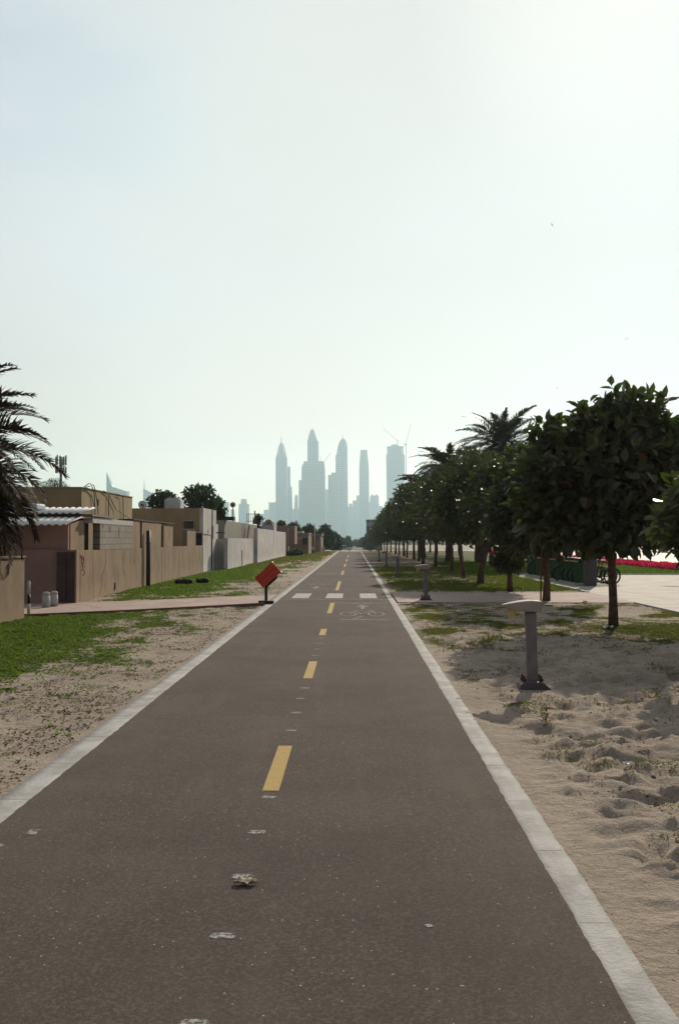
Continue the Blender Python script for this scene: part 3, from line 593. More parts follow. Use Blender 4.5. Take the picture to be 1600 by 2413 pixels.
# trees over the roofs on the left
def px_tree(name, label, px0, px1, ytop, ybot, Y, n_leaf, L0, mat, seed, group=None, ground=0., cat='tree', extra=None, shoots=60, shell=.5, wr=.7):
    c = at((px0+px1)/2, ytop, Y); b = at(0, ybot, Y); r = (px1-px0)/2*Y/F; zt = c.z - ground; zb = b.z - ground; h = (zt-zb)/2
    lob = [(0, 0, zb+h*.95, r*.82, r*.8, h*.85), (-r*.42, 0, zb+h*.8, r*.5, r*.5, h*.6), (r*.45, .1, zb+h*.75, r*.48, r*.5, h*.6), (r*.1, 0, zb+h*1.5, r*.45, r*.45, h*.42)] + (extra or [])
    return make_tree(name, label, cat, (c.x, Y, ground), lob, n_leaf, L0, ([(0, 0, -.05), (.03, 0, zb*.4+.2), (0, 0, zb*.8+.3), (0, 0, zb+.5)], .13, .09), mat, seed, group, wr, shoots, shell, L0*1.4)
px_tree('garden_tree', 'smaller dark round leafed tree over the roof between the dish and the water tank', 352, 422, 1160, 1215, 68, 620, .26, 'leafC', 31)
px_tree('garden_tree', 'tallest dark tree over the white cornered house with big clustered leaves', 428, 516, 1141, 1215, 72, 1000, .28, 'leafC', 32)
px_tree('garden_tree', 'narrow dark tree at the right shoulder of the white cornered house', 496, 530, 1174, 1240, 75, 620, .24, 'leafC', 33)
px_tree('acacia_tree', 'feathery grey brown tree behind the ochre house at the foot of the phone mast', 80, 172, 1124, 1175, 78, 4200, .085, 'leafC', 34, shoots=90, wr=.35)
for i, (a, b, t, bt, Y, lab) in enumerate(((664, 716, 1229, 1290, 150, 'far leafy tree behind the rosy rooftop block at the end of the white wall'),
    (700, 752, 1234, 1290, 158, 'broad far tree behind the small pale pole on the left'),
    (738, 792, 1234, 1296, 170, 'tall rounded far tree closing the left side of the track end'),
    (762, 806, 1252, 1299, 185, 'dark far tree whose crown slopes down towards the parked car'),
    (790, 822, 1268, 1300, 330, 'faint hazy tree behind the silver car'))):
    px_tree('roadside_tree', lab, a, b, t, bt, Y, 5200, .26 if Y < 300 else .4, 'leafC', 40+i, 'trees at the far left end of the track', gz(Y), shoots=110, shell=.42)
for i, (a, b, t, bt, Y, lab) in enumerate(((806, 832, 1262, 1299, 420, 'pale hazy tree low in the gap above the end of the track'), (826, 848, 1270, 1299, 520, 'faintest tree in the haze just left of the vanishing point'),
    (838, 866, 1266, 1299, 440, 'hazy tree just right of the vanishing point'), (852, 890, 1252, 1299, 300, 'soft hazy tree ending the right row of street trees'), (770, 812, 1258, 1299, 240, 'hazy dark tree behind the left end of the silver car'))):
    px_tree('roadside_tree', lab, a, b, t, bt, Y, 4200, .42 if Y > 280 else .32, 'leafC', 140+i, 'hazy trees beyond the end of the track', gz(Y), shoots=90, shell=.42)
px_tree('small_shrub', 'bushy dark shrub growing at the end of the white wall', 672, 716, 1293, 1312, 100, 1800, .12, 'leafC', 50, None, -.05, 'shrub', shell=.45)
px_tree('small_shrub', 'small bush at the foot of the pale house beside the track', 724, 742, 1296, 1307, 122, 700, .12, 'leafC', 51, None, -.05, 'shrub')
px_tree('roof_plant', 'sprig of green beside the rosy water tank on the grey house', 600, 618, 1215, 1234, 80, 160, .13, 'leafC', 52, None, 0, 'plant')
px_tree('roof_plant', 'leafy tuft right of the round rosy tank against the sky', 650, 674, 1228, 1248, 110, 260, .16, 'leafC', 53, None, 0, 'plant')

# ---------------------------------------------------------------- ground cover
def tufts(name, x0, x1, y0, y1, dens, L0, mat, seed, label, per=6, keep=None, spread=.05, stand=.6, powr=1.4):
    rs = np.random.RandomState(seed); n_ = int((x1-x0)*(y1-y0)*dens); x = rs.uniform(x0, x1, n_); y = rs.uniform(y0, y1, n_)
    c, d = grass_cover(x, y); brk = fbm(x*5.5+9, y*5.5+2, 3)
    k = (rs.rand(n_) < np.clip(c*1.15 + (brk-.5)*1.4*(c > .05), 0, 1)**powr) & ~in_path(x, y)
    if keep is not None: k &= keep(x, y, rs)
    x, y = x[k], y[k]; n_ = len(x)*per; x = np.repeat(x, per) + rs.normal(size=n_)*spread; y = np.repeat(y, per) + rs.normal(size=n_)*spread
    k = ((x < -2.27) | (x > 1.13)) & ~in_path(x, y) & ~((x < -7.42) & (y > 25.5)); x, y = x[k], y[k]; n_ = len(x)
    z = height(x, y) - .004
    a = rs.rand(n_)*6.283; st = rs.uniform(stand-.35, stand+.35, n_)
    D = np.stack([np.cos(a), np.sin(a), st*1.2], -1); N = np.stack([-np.cos(a)*.4, -np.sin(a)*.4, np.ones(n_)], -1) + rs.normal(size=(n_, 3))*.25
    L = L0*rs.uniform(.5, 1.35, n_); V, Fc = leaf_arrays(np.stack([x, y, z], -1), D, N, L, L*(.42 if mat == 'grass' else .2), .3)
    o = link_np(name, V, Fc, M[mat], None, True, False, {'tint': np.repeat(rs.rand(n_), 6)}); return tag(o, label, 'grass', kind='stuff')
tufts('grass', -9, -2.4, 4, 25.3, 420, .042, 'grass', 61, 'bright green low grass in the left foreground', 6, powr=1.5)
tufts('grass', -7.4, -2.5, 27, 62, 150, .075, 'grass', 62, 'green grass between the beige wall and the track', 5, lambda x, y, r: (x < -3.2 + r.normal(size=len(x))*.9), .09)
tufts('grass', -6.9, -2.6, 62, 140, 20, .17, 'grassD', 63, 'thin dry grass along the white wall', 5, None, .15)
tufts('grass', 1.3, 7.3, 5, 26.3, 520, .034, 'grassD', 64, 'olive tufts of grass in the sand around the first big tree', 8, None, .05, .8, 1.2)
tufts('grass', -8, -2.3, 4, 27, 150, .028, 'grassD', 68, 'dry olive weeds between the bright grass and the left kerb', 6, lambda x, y, r: fbm(x*1.3, y*.9+4, 3) > .42, .05, .6, .6)
tufts('grass', 1.3, 7.3, 31, 60, 60, .10, 'grassD', 65, 'dry brownish grass under the row of trees', 6, None, .09, .9)
tufts('grass', 5.5, 17.2, 38, 75, 22, .13, 'grass', 66, 'green lawn between the trees and the red flower bed', 6, lambda x, y, r: (x > 5.8) & ~((x > 7.3) & (y < 47.4)), .12)
tufts('grass', 3.4, 7.3, 32.4, 37.6, 110, .09, 'grass', 67, 'green grass strip in front of the bicycle racks', 6, None, .06)
def litter(name, x0, x1, y0, y1, n_, L0, seed, label, f):
    rs = np.random.RandomState(seed); x = rs.uniform(x0, x1, n_); y = rs.uniform(y0**.5, y1**.5, n_)**2; k = f(x, y) & ~in_path(x, y) & ((x < -2.27) | (x > 1.17)); x, y = x[k], y[k]; n_ = len(x)
    a = rs.rand(n_)*6.283; D = np.stack([np.cos(a), np.sin(a), rs.uniform(-.1, .7, n_)], -1); N = rs.normal(size=(n_, 3))*.4 + np.array([0, 0, 1.]); L = L0*rs.uniform(.4, 1.3, n_)
    V, Fc = leaf_arrays(np.stack([x, y, height(x, y)+.004], -1), D, N, L, L*.5, .2)
    tag(link_np(name, V, Fc, M['litter'], None, True, False, {'tint': np.repeat(rs.rand(n_), 6)}), label, 'dead leaves', kind='stuff')
litter('leaf_litter', -7, -2.3, 4, 40, 64000, .026, 71, 'dark dead leaf bits scattered on the sand left of the track', lambda x, y: fbm(x*2.3, y*2.0, 3) > .44)
litter('leaf_litter', 1.2, 7.2, 4, 60, 26000, .026, 72, 'dark dead leaf bits scattered on the sand right of the track', lambda x, y: fbm(x*2.3+7, y*2.0, 3) > .53)
# stones
rs = np.random.RandomState(5); mb = MB()
for k in range(420):
    y = rs.uniform(2, 5.2)**2*.9; x = rs.uniform(1.25, 7) if rs.rand() < .7 else rs.uniform(-6, -2.35); r = rs.uniform(.006, .022); z = float(height(np.array([x]), np.array([y]))[0])
    q = 7; j = [rs.uniform(.7, 1.2) for _ in range(q)]
    vs = [(x + r*j[i]*math.cos(i*6.283/q), y + r*j[i]*math.sin(i*6.283/q), z-.004) for i in range(q)] + [(x + .6*r*j[i]*math.cos(i*6.283/q), y + .6*r*j[i]*math.sin(i*6.283/q), z + r*.7) for i in range(q)]
    mb.add(vs, [(i, (i+1) % q, q+(i+1) % q, q+i) for i in range(q)] + [tuple(range(q, 2*q))], True)
tag(mb.build('pebbles', simple('pebble_stone', (.22,.17,.13), (.10,.075,.06), 20, .9, .2)), 'small dark stones lying on the sand', 'stones', kind='stuff')
rs = np.random.RandomState(15); mb = MB()
for k in range(170):
    y = rs.uniform(2, 4.6)**2*.9; x = rs.uniform(1.3, 6.5) if rs.rand() < .7 else rs.uniform(-6, -2.4); a = rs.rand()*6.283; L = rs.uniform(.03, .14)
    P = [(x + math.cos(a)*L*f + rs.uniform(-.006, .006), y + math.sin(a)*L*f + rs.uniform(-.006, .006)) for f in (-.5, 0, .5)]
    mb.tube([(p, q, float(height(np.array([p]), np.array([q]))[0]) + .006) for p, q in P], [.0025, .003, .0018], 4)
tag(mb.build('twigs', M['bark']), 'dry brown twigs scattered over the sand', 'twigs', kind='stuff')
# red flower bed
rs = np.random.RandomState(8); n_ = 52000; y = 44 + rs.rand(n_)**1.6*95; x = 17.25 + rs.rand(n_)*1.05; hz = .12 + .28*np.sin((x-17.25)/1.05*math.pi)**.6*(.7+.5*fbm(x*2.5, y*1.6, 3))
z = hz*rs.uniform(.45, 1., n_); N = rs.normal(size=(n_, 3))*.7 + np.array([0, -.3, .6]); D = rs.normal(size=(n_, 3)); L = rs.uniform(.05, .09, n_)*(.8 + y/130)
V, Fc = leaf_arrays(np.stack([x, y, z-.03], -1), D, N, L, L*.9, .1)
tag(link_np('flower_bed', V, Fc, M['flower'], None, True, False, {'tint': np.repeat(rs.rand(n_), 6)}), 'long low bed of magenta flowers beside the sunlit road', 'flowers', kind='stuff')
rs = np.random.RandomState(9); n_ = 14000; x = rs.uniform(52, 58, n_); y = rs.uniform(60, 138, n_); z = rs.uniform(.1, 3.2, n_)*(.7+.4*fbm(x*.3, y*.3, 3)); L = rs.uniform(.3, .55, n_)
V, Fc = leaf_arrays(np.stack([x, y, z], -1), rs.normal(size=(n_, 3)), rs.normal(size=(n_, 3))+np.array([0, 0, .8]), L, L*.6)
tag(link_np('hedge', V, Fc, M['leafB'], None, True, False, {'tint': np.repeat(rs.rand(n_), 6)}), 'dark hedge along the far side of the road', 'hedge', kind='stuff')
# far wood beyond the crest
rs = np.random.RandomState(10); n_ = 16000; x = rs.uniform(-260, 260, n_); k = np.abs(x - 2) > 9; x = x[k]; n_ = len(x); y = 620 + rs.rand(n_)*90
z = -1.7 + rs.rand(n_)**.8*(3.0 + 4.*fbm(x*.06, y*.02, 4) + .010*np.abs(x)); L = rs.uniform(1.2, 2.2, n_)
V, Fc = leaf_arrays(np.stack([x, y, z], -1), rs.normal(size=(n_, 3)), rs.normal(size=(n_, 3))+np.array([0, 0, .8]), L, L*.7)
tag(link_np('distant_wood', V, Fc, M['leafC'], None, True, False, {'tint': np.repeat(rs.rand(n_), 6)}), 'hazy distant belt of trees below the skyline', 'trees', kind='stuff')

# ---------------------------------------------------------------- left side walls and houses
def box(name, m_, x0, x1, y0, y1, z0, z1, parent=None, bevel=0): return MB().box(x0, x1, y0, y1, z0, z1).build(name, M[m_], parent, True, bevel)
# near wall, runs along the track side and ends at the alley
t = thing('boundary_wall', 'low beige garden wall at the left edge, just left of the striped post', 'wall', (-7.05, 20, 0))
box('wall', 'beige', -7.25, -6.95, 2, 21.0, -.1, 1.27, t, .012); box('coping', 'beige', -7.28, -6.92, 2, 21.03, 1.272, 1.31, t, .008)
# compound wall with upper pieces (plane X=-7.4)
WX = -7.22
t = thing('compound_wall', 'long patched beige wall with graffiti running away from the alley', 'wall', (WX, 26, 0), R(1.25))
box('lower_wall', 'beige', WX-.2, WX, 26.1, 51.2, -.1, 1.36, t); box('end_wall', 'brownr', -16, WX, 25.9, 26.098, -.1, 1.385, t)
box('upper_wall', 'beige', WX-.2, WX-.004, 33.2, 34.5, 1.362, 2.30, t); box('upper_wall', 'beige', WX-.2, WX-.004, 34.9, 38.8, 1.362, 2.31, t)
box('upper_wall', 'beige', WX-.2, WX-.004, 39.4, 41.7, 1.362, 2.20, t); box('upper_wall', 'beige', WX-.22, WX-.004, 45.8, 48.7, 1.362, 2.08, t)
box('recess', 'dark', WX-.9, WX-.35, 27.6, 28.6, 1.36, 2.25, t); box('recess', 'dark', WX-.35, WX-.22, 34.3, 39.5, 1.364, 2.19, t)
box('block_infill', 'block', WX-.2, WX+.006, 28.5, 33.2, 1.362, 2.12, t); box('lintel', 'conc', WX-.22, WX+.01, 27.6, 33.2, 2.122, 2.27, t)
box('slab_edge', 'rust', WX-.5, WX+.03, 33.21, 41.9, 2.312, 2.35, t); box('roof_board', 'grey', WX-.3, WX+.05, 27.4, 30.2, 2.30, 2.36, t)
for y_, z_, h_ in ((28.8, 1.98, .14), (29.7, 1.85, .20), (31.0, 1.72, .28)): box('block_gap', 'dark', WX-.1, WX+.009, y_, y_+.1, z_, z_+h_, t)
gate = box('gate', 'gatem', -7.72, WX-.03, 25.86, 25.899, -.02, 1.33, t); box('gate_post', 'beige', WX-.025, WX+.02, 25.84, 25.898, -.1, 1.385, t)
MB().box(-7.47, -7.46, 25.85, 25.859, 0, 1.3).build('gate_seam', M['dark'], gate)
def crack(pts, r=.006, nm='crack', mt='rust'):
    MB().tube([(WX+.001, p[0], p[1]) for p in pts], r, 4).build(nm, M[mt], t)
crack([(29.25, 1.35), (29.3, 1.05), (29.1, .8), (28.8, .6), (28.7, .3), (28.4, .02)]); crack([(27.7, 1.35), (27.72, .7), (27.8, 0)], .004); crack([(31.7, 1.36), (31.75, .9), (31.72, .55)], .004)
crack([(33.5, 1.36), (33.5, .8)], .004); crack([(38.9, 1.2), (39, .5), (38.9, 0)], .006); crack([(43.3, 1.36), (43.35, .6), (43.2, 0)], .006); crack([(26.25, 1.3), (26.3, .8), (26.28, 0)], .006)
MB().box(WX, WX+.03, 30.45, 30.53, .12, .34).build('pipe_stub', M['rust'], t)
# red scrawl
def scr(pts): return [(WX+.004, 26.38 + p[0], p[1]) for p in pts]
mb = MB(); mb.tube(scr([(-.05, 1.24), (.1, 1.10), (.22, 1.20), (.26, 1.08), (.12, 1.02), (.04, 1.09), (.12, 1.19), (.2, 1.25)]), .011, 5); mb.tube(scr([(.24, 1.22), (.30, 1.10), (.22, .98), (.08, 1.0)]), .010, 5)
mb.tube(scr([(.02, .94), (.14, .96), (.30, .97), (.34, .90), (.24, .88), (.16, .93)]), .009, 5); mb.tube(scr([(.05, .86), (.16, .83), (.2, .88)]), .008, 5); mb.tube(scr([(.34, .84), (.36, .76), (.28, .70), (.16, .71)]), .009, 5)
mb.build('graffiti', M['red'], t)
t = thing('drain_pipe', 'tall black pipe standing upright against the patched beige wall', 'pipe', (-7.3, 35.4, 0))
MB().tube([(-7.3, 35.4, -.05), (-7.3, 35.4, 1.98)], .075, 10).build('pipe', M['black'], t)
for z_ in (.5, 1.5): MB().tube([(-7.3, 35.4, z_), (-7.3, 35.4, z_+.04)], .088, 10).build('clamp', M['rust'], t)
# shed with tin roof
WS = -7.44; t = thing('storage_shed', 'small brown shed with rusty corrugated tin roof rising over the alley wall', 'shed', (WS-1.5, 27, 0))
box('front_wall', 'brownr', WS-4.5, WS-.03, 26.0, 26.14, 1.388, 2.07, t)
MB().prism([(26.142, 1.364), (27.5, 1.364), (27.5, 2.2), (26.142, 2.08)], 'x', WS-.16, WS-.012).build('side_wall', M['beige'], t)
def corr(name, x0, x1, y0, z0, y1, z1, pitch=.19, amp=.022):
    n_ = int((x1-x0)/pitch*8); xs_ = np.linspace(x0, x1, n_+1); zz = amp*np.cos((xs_-x0)/pitch*2*math.pi); V = []
    for th in (0, -.006):
        for yy, zb in ((y0, z0), (y1, z1)): V += [(xs_[i], yy, zb+zz[i]+th) for i in range(n_+1)]
    m_ = n_+1; Fc = [(i, i+1, m_+i+1, m_+i) for i in range(n_)] + [(2*m_+i, 3*m_+i, 3*m_+i+1, 2*m_+i+1) for i in range(n_)] + [(i, 2*m_+i, 2*m_+i+1, i+1) for i in range(n_)]
    return link_np(name, V, Fc, M['tin'], t, True, True)
corr('roof_sheet', WS-3.6, WS+.05, 25.45, 2.04, 27.1, 2.27); corr('roof_sheet', WS-5, WS+.12, 26.95, 2.38, 28.6, 2.58)
box('roof_gap_shade', 'dark', WS-3.2, WS+.0, 27.0, 27.25, 2.285, 2.36, t)  # dark box standing in for shade in the gap between the roof sheets
box('roof_clutter', 'tank', WS-2.2, WS-1.3, 27.4, 28.2, 2.47, 2.66, t, .05)
# ochre house behind
t = thing('ochre_house', 'flat roofed ochre house with cables draped down its side, behind the tin shed', 'house', (-13, 40, 0))
box('wall', 'ochre', -18, -10, 36.5, 44.9, -.1, 3.56, t)
box('parapet', 'ochre', -18.02, -9.97, 36.47, 44.93, 3.562, 3.60, t)
wx = -9.94
for pts in ([(wx, 36.6, 3.6), (wx+.1, 36.9, 3.75), (wx+.1, 37.6, 3.72), (wx+.02, 38.2, 3.45), (wx, 38.6, 2.9), (wx, 38.8, 2.2)], [(wx, 36.8, 3.6), (wx+.05, 37.5, 3.7), (wx+.02, 38, 3.4), (wx, 38.2, 2.6), (wx, 38.4, 2.2)],
            [(wx, 39.5, 3.6), (wx, 40.3, 3.5), (wx, 41.5, 2.95), (wx+.3, 43, 2.55), (wx+1, 46, 2.2)], [(wx, 41.8, 3.55), (wx+.03, 42.6, 3.56), (wx+.03, 42.7, 3.4), (wx, 43, 2.2)], [(-13.3, 36.42, 3.5), (-12.6, 36.42, 3.0), (-12.9, 36.42, 2.7)], [(wx, 40.3, 3.55), (wx, 40.35, 2.2)]):
    MB().tube(pts, .017, 5).build('cable', M['wire'], t)
box('wall_vent', 'rust', -9.999, -9.97, 38.8, 38.9, 3.0, 3.25, t)
# white cornered house
t = thing('corner_house', 'flat roofed house with umber front and white side, below the dark leafy trees', 'house', (-10, 52, 0))
box('front_wall', 'umber', -14, -7.77, 51.32, 51.6, -.1, 3.28, t); box('side_wall', 'white', -7.93, -7.75, 51.302, 56.2, -.1, 3.3, t)
box('roof', 'umber', -14, -7.94, 51.61, 56.2, 3.0, 3.2, t); box('back_wall', 'umber', -14, -7.94, 56.0, 56.2, -.1, 2.99, t)
w_ = box('window', 'glass', -8.75, -8.25, 51.27, 51.315, 2.22, 2.62, t); box('frame', 'conc', -8.80, -8.20, 51.25, 51.268, 2.62, 2.66, w_); box('sill', 'conc', -8.82, -8.16, 51.20, 51.268, 2.16, 2.22, w_)
box('doorway', 'dark', -8.33, -7.81, 51.29, 51.315, 1.36, 2.0, t); box('band', 'brownr', -14, -7.8, 51.28, 51.318, 2.62, 2.66, t) if False else None
box('doorway_lintel', 'conc', -8.2, -7.77, 51.28, 51.316, 2.0, 2.06, t); box('slot_window', 'dark', -7.752, -7.738, 53.0, 53.15, 1.9, 2.2, t); box('slot_window', 'dark', -7.752, -7.738, 54.7, 55.1, 1.7, 2.4, t)
MB().tube([(-7.72, 54.2, 0), (-7.72, 54.3, 1.5), (-7.72, 54.5, 3.3)], .03, 6).build('pipe', M['wire'], t)
MB().tube([(-7.73, 51.4, 1.95), (-7.73, 55, 1.9)], .012, 5).build('cable', M['wire'], t)
tk = thing('water_tank', 'pale blue grey water tank on the roof between the two dark trees', 'water tank', tuple(at(411, 1197, 53)))
a = at(392, 1197, 53); b = at(430, 1178, 53)
MB().box(a.x, b.x, 52.5, 53.6, 3.05, b.z).build('tank', M['tank'], tk, True, .03)
MB().box(a.x+.1, b.x-.1, 52.6, 53.5, b.z+.002, b.z+.08).build('lid', M['tank'], tk, True, .02)
for k in range(4): MB().box(a.x+.06+.2*k, a.x+.09+.2*k, 52.47, 52.499, 3.1, b.z-.03).build('rib', M['conc'], tk)
def dish(name, label, px, py, rpx, Y, mat, mast=None, az=0., tilt=.5):
    c = at(px, py, Y); r = rpx*Y/F; t_ = thing(name, label, 'satellite dish', tuple(c)); n_ = 20; vs = []; fs = []
    for j in range(5):
        for k in range(n_): rr = r*(j/4); vs.append(Vector((rr*math.cos(k*2*math.pi/n_), -.22*r*(1-(j/4)**2)*-1, rr*math.sin(k*2*math.pi/n_))))
    for j in range(4): fs += [(j*n_+k, j*n_+(k+1) % n_, (j+1)*n_+(k+1) % n_, (j+1)*n_+k) for k in range(n_)]
    rot = Matrix.Rotation(az, 3, 'Z') @ Matrix.Rotation(tilt, 3, 'X'); mb_ = MB(); mb_.add([rot @ v for v in vs], fs, True); o = mb_.build('reflector', M[mat], t_, False)
    s_ = o.modifiers.new('thick', 'SOLIDIFY'); s_.thickness = .02
    MB().tube([rot @ Vector((0, 0, -r*.9)), rot @ Vector((0, -r*.8, -.1*r))], .02, 5).build('feed_arm', M['wire'], t_, False)
    MB().box(-.05, .05, -r*.9-.05, -r*.9+.05, -.1*r-.05, .05).build('receiver', M['wire'], t_, False)
    z0 = mast if mast is not None else c.z - r*1.1
    MB().tube([(c.x, c.y+.1, z0), (c.x, c.y+.1, c.z)], .03, 6).build('mast', M['wire'], t_)
    return t_
dish('satellite_dish', 'pale satellite dish on the umber roof left of the water tank', 337, 1190, 11, 52, 'tank', 3.2, .5, -.3)
dish('satellite_dish', 'rusty round satellite dish on a thin mast above the grey house', 549, 1189.5, 6.6, 72, 'tankpink', 2.95, .1, -.1)
# low annex and white walls
t = thing('white_wall', 'lower dirty white wall running on from the white cornered house', 'wall', (-6.95, 60, 0))
box('wall', 'white', -7.2, -6.98, 55.3, 70, -.1, 1.74, t); box('return_wall', 'white', -7.75, -7.2, 56.22, 56.4, -.1, 1.7, t); MB().tube([(-6.97, 62.2, 1.0), (-6.97, 62.3, -.05)], .03, 5).build('stain_crack', M['rust'], t)
t = thing('white_wall', 'taller bright white wall at the far end of the row, before the dark shrub', 'wall', (-6.8, 85, 0))
box('wall', 'white', -7.0, -6.75, 70.002, 84, -.1, 2.46, t); box('wall', 'white', -7.0, -6.74, 84.002, 99, -.1, 2.40, t)
t = thing('grey_house', 'long low grey plastered house behind the dirty white wall with junk on its roof', 'house', (-10, 78, 0))
box('wall', 'greyw', -14, -8.5, 65.5, 94, -.1, 2.94, t); box('annex', 'white', -9.8, -8.3, 58.5, 61, -.1, 2.6, t); 
wv_ = box('window', 'dark', -9.6, -8.5, 58.46, 58.49, 2.15, 2.55, t); box('canopy', 'rust', -9.3, -7.5, 57.6, 58.45, 2.03, 2.09, t); box('roof_box', 'dark', -8.9, -7.9+.0, 65.6, 66.5, 2.942, 3.18, t)
box('parapet_block', 'tank', at(620, 0, 90).x, at(648, 0, 90).x, 90, 93, 2.3, 3.25, t)
# railing
rl = thing('roof_railing', 'thin metal railing frame on the roof of the grey house', 'railing', tuple(at(590, 1232, 78)))
A = at(582, 1211, 78); B = at(601, 1228, 78)
MB().tube([(A.x, 78, A.z), (B.x, 78, A.z)], .02, 5).build('rail', M['wire'], rl); MB().tube([(A.x, 78, B.z), (B.x, 78, B.z)], .02, 5).build('rail', M['wire'], rl)
for k in range(5): xx = A.x + (B.x-A.x)*k/4; MB().tube([(xx, 78, 2.94), (xx, 78, A.z + (.25 if k == 4 else 0))], .022 if k < 4 else .05, 5).build('post', M['wire'], rl)
MB().tube([(B.x, 78, A.z), (B.x+.35, 78, A.z-.12), (B.x+.6, 78, A.z-.5), (B.x+.65, 78, 2.94)], .018, 5).build('hoop', M['wire'], rl)
for lab, px, w_, Y in (('rosy domed water tank on the grey house roof nearer the railing', 605, 9, 82), ('round rosy water tank with a dark hatch on the grey roof', 634, 9.5, 88)):
    c = at(px, 1232, Y); r = w_*Y/F; tk = thing('water_tank', lab, 'water tank', (c.x, Y, 2.94)); mb = MB()
    pr = [(-r, 0)] + [(r*math.cos(math.pi - math.pi*k/12), .15 + r*1.0*math.sin(math.pi*k/12)) for k in range(13)] + [(r, 0)]
    mb.prism(pr, 'y', -r, r).build('tank', M['tankpink'], tk, False); MB().prism([(-r*.2, .3*r), (r*.2, .3*r), (r*.2, .65*r), (-r*.2, .65*r)], 'y', -r-.03, -r-.002).build('hatch', M['dark'], tk, False)
t = thing('rosy_house', 'rosy brown rooftop block and tan walls beyond the end of the white wall', 'house', (-8, 104, 0))
a = at(648, 1240, 104); b = at(695, 1257, 104)
box('roof_block', 'pinkr', a.x, b.x, 104, 108, 1.2, a.z-.1, t); box('parapet', 'tankpink', a.x, b.x+.02, 103.97, 108.02, a.z-.098, a.z+.03, t)
box('gate_pier', 'pinkr', at(675, 0, 103).x, at(682, 0, 103).x, 102.8, 103.4, -.1, at(0, 1245, 103).z, t)
t = thing('tan_house', 'pale tan house front with one dark square window near the track end', 'house', (-6.2, 113, 0))
a = at(682, 1258, 113); b = at(727, 1306, 113)
box('wall', 'beige', a.x, b.x, 113, 121, -.2, a.z-.05, t); box('cornice', 'greyw', a.x-.05, b.x+.05, 112.95, 121.05, a.z-.048, a.z+.12, t)
c1 = at(713, 1268, 113); c2 = at(727, 1283, 113); box('window', 'dark', c1.x, c2.x-.1, 112.96, 112.998, c2.z, c1.z, t); box('upper_band', 'greyw', a.x, c1.x, 112.97, 112.999, c1.z-.2, c1.z+.15, t)
box('roof_slab', 'tank', at(696, 0, 113).x, at(714, 0, 113).x, 114, 117, a.z+.122, a.z+.3, t)
t = thing('pillared_house', 'last small house with pale pillars and a brick red wall beside the track', 'house', (-5, 132, 0))
a = at(728, 1262, 130); b = at(757, 1304, 130)
box('back_wall', 'pinkr', a.x, b.x, 131, 138, -.2, a.z, t); box('roof', 'greyw', a.x-.1, b.x+.1, 129.7, 138.1, a.z+.002, a.z+.2, t)
for px in (730, 735.5, 755): c = at(px, 0, 130); box('pillar', 'beige', c.x-.13, c.x+.13, 129.9, 130.16, -.2, a.z, t)
box('garden_wall', 'white', at(729, 0, 129).x, at(742, 0, 129).x, 128.6, 128.9, -.2, at(0, 1288, 129).z, t); box('garden_wall', 'white', at(758, 0, 134).x, at(765, 0, 134).x, 134, 134.3, -.2, at(0, 1287, 134).z, t)
def lamp_far(label, px, ytop, Y, arm):
    c = at(px, ytop, Y); t_ = thing('street_lamp', label, 'street lamp', (c.x, Y, gz(Y)))
    MB().tube([(c.x, Y, gz(Y)), (c.x, Y, c.z)], .06, 6).build('pole', M['conc'], t_)
    if arm: MB().tube([(c.x, Y, c.z), (c.x+arm*.5, Y, c.z+.3), (c.x+arm, Y, c.z+.45)], [.05, .05, .12], 6).build('arm', M['conc'], t_)
    return t_
lamp_far('thin pale pole rising over the tan house against the trees', 741.5, 1232, 127, 0)
lamp_far('short pale post with an angled head beside the pillared house', 755.5, 1264, 126, .35)
# things by the alley
t = thing('striped_post', 'thin black and white banded post at the near edge of the alley path', 'post', tuple(at(68.5, 1449, 21.6).xy) + (0,))
x, y = t.location.x, 21.6
for k, (a, b, mm) in enumerate(((0, .26, 'pwh'), (.26, .46, 'black'), (.46, .74, 'pwh'))): MB().frus(x, y, a, b, .034, .034, 12).build('white_band' if mm == 'pwh' else 'black_band', simple('post_white', (.6,.58,.55)) if mm == 'pwh' else M[mm], t)
MB().frus(x, y, .74, .765, .034, .02, 12).build('cap', M['conc'], t)
for lab, px, Y in (('squat pale concrete bollard nearer the striped post', 110, 24.1), ('squat pale concrete bollard just left of the dark gate', 128.5, 24.5)):
    c = at(px, 1400, Y); t = thing('bollard', lab, 'bollard', (c.x, Y, 0)); MB().frus(0, 0, .01, .30, .098, .090, 18).frus(0, 0, .30, .315, .090, .075, 18).build('shaft', M['conc'], t, False)
    MB().frus(0, 0, .317, .36, .088, .092, 18).frus(0, 0, .36, .385, .092, .055, 18).build('cap', M['conc'], t, False)
# dark logs on the grass
for lab, px0, px1, yb, Y in (('longer dark log lying on the grass before the beige wall', 414, 455, 1380, 37), ('shorter dark log lying on the grass right of the longer log', 462, 491, 1375.5, 38)):
    a = at(px0, yb-6, Y); b = at(px1, yb-6, Y); mb = MB(); n_ = 8
    rsx = np.random.RandomState(int(px0)); mb.tube([a.lerp(b, i/n_) + Vector((0, rsx.uniform(-.04, .04), -a.z*0 + .09 - a.z + rsx.uniform(-.02, .02))) for i in range(n_+1)], [.05] + [rsx.uniform(.085, .12) for _ in range(n_-1)] + [.06], 9)
    tag(mb.build('fallen_log', M['dark']), lab, 'log')
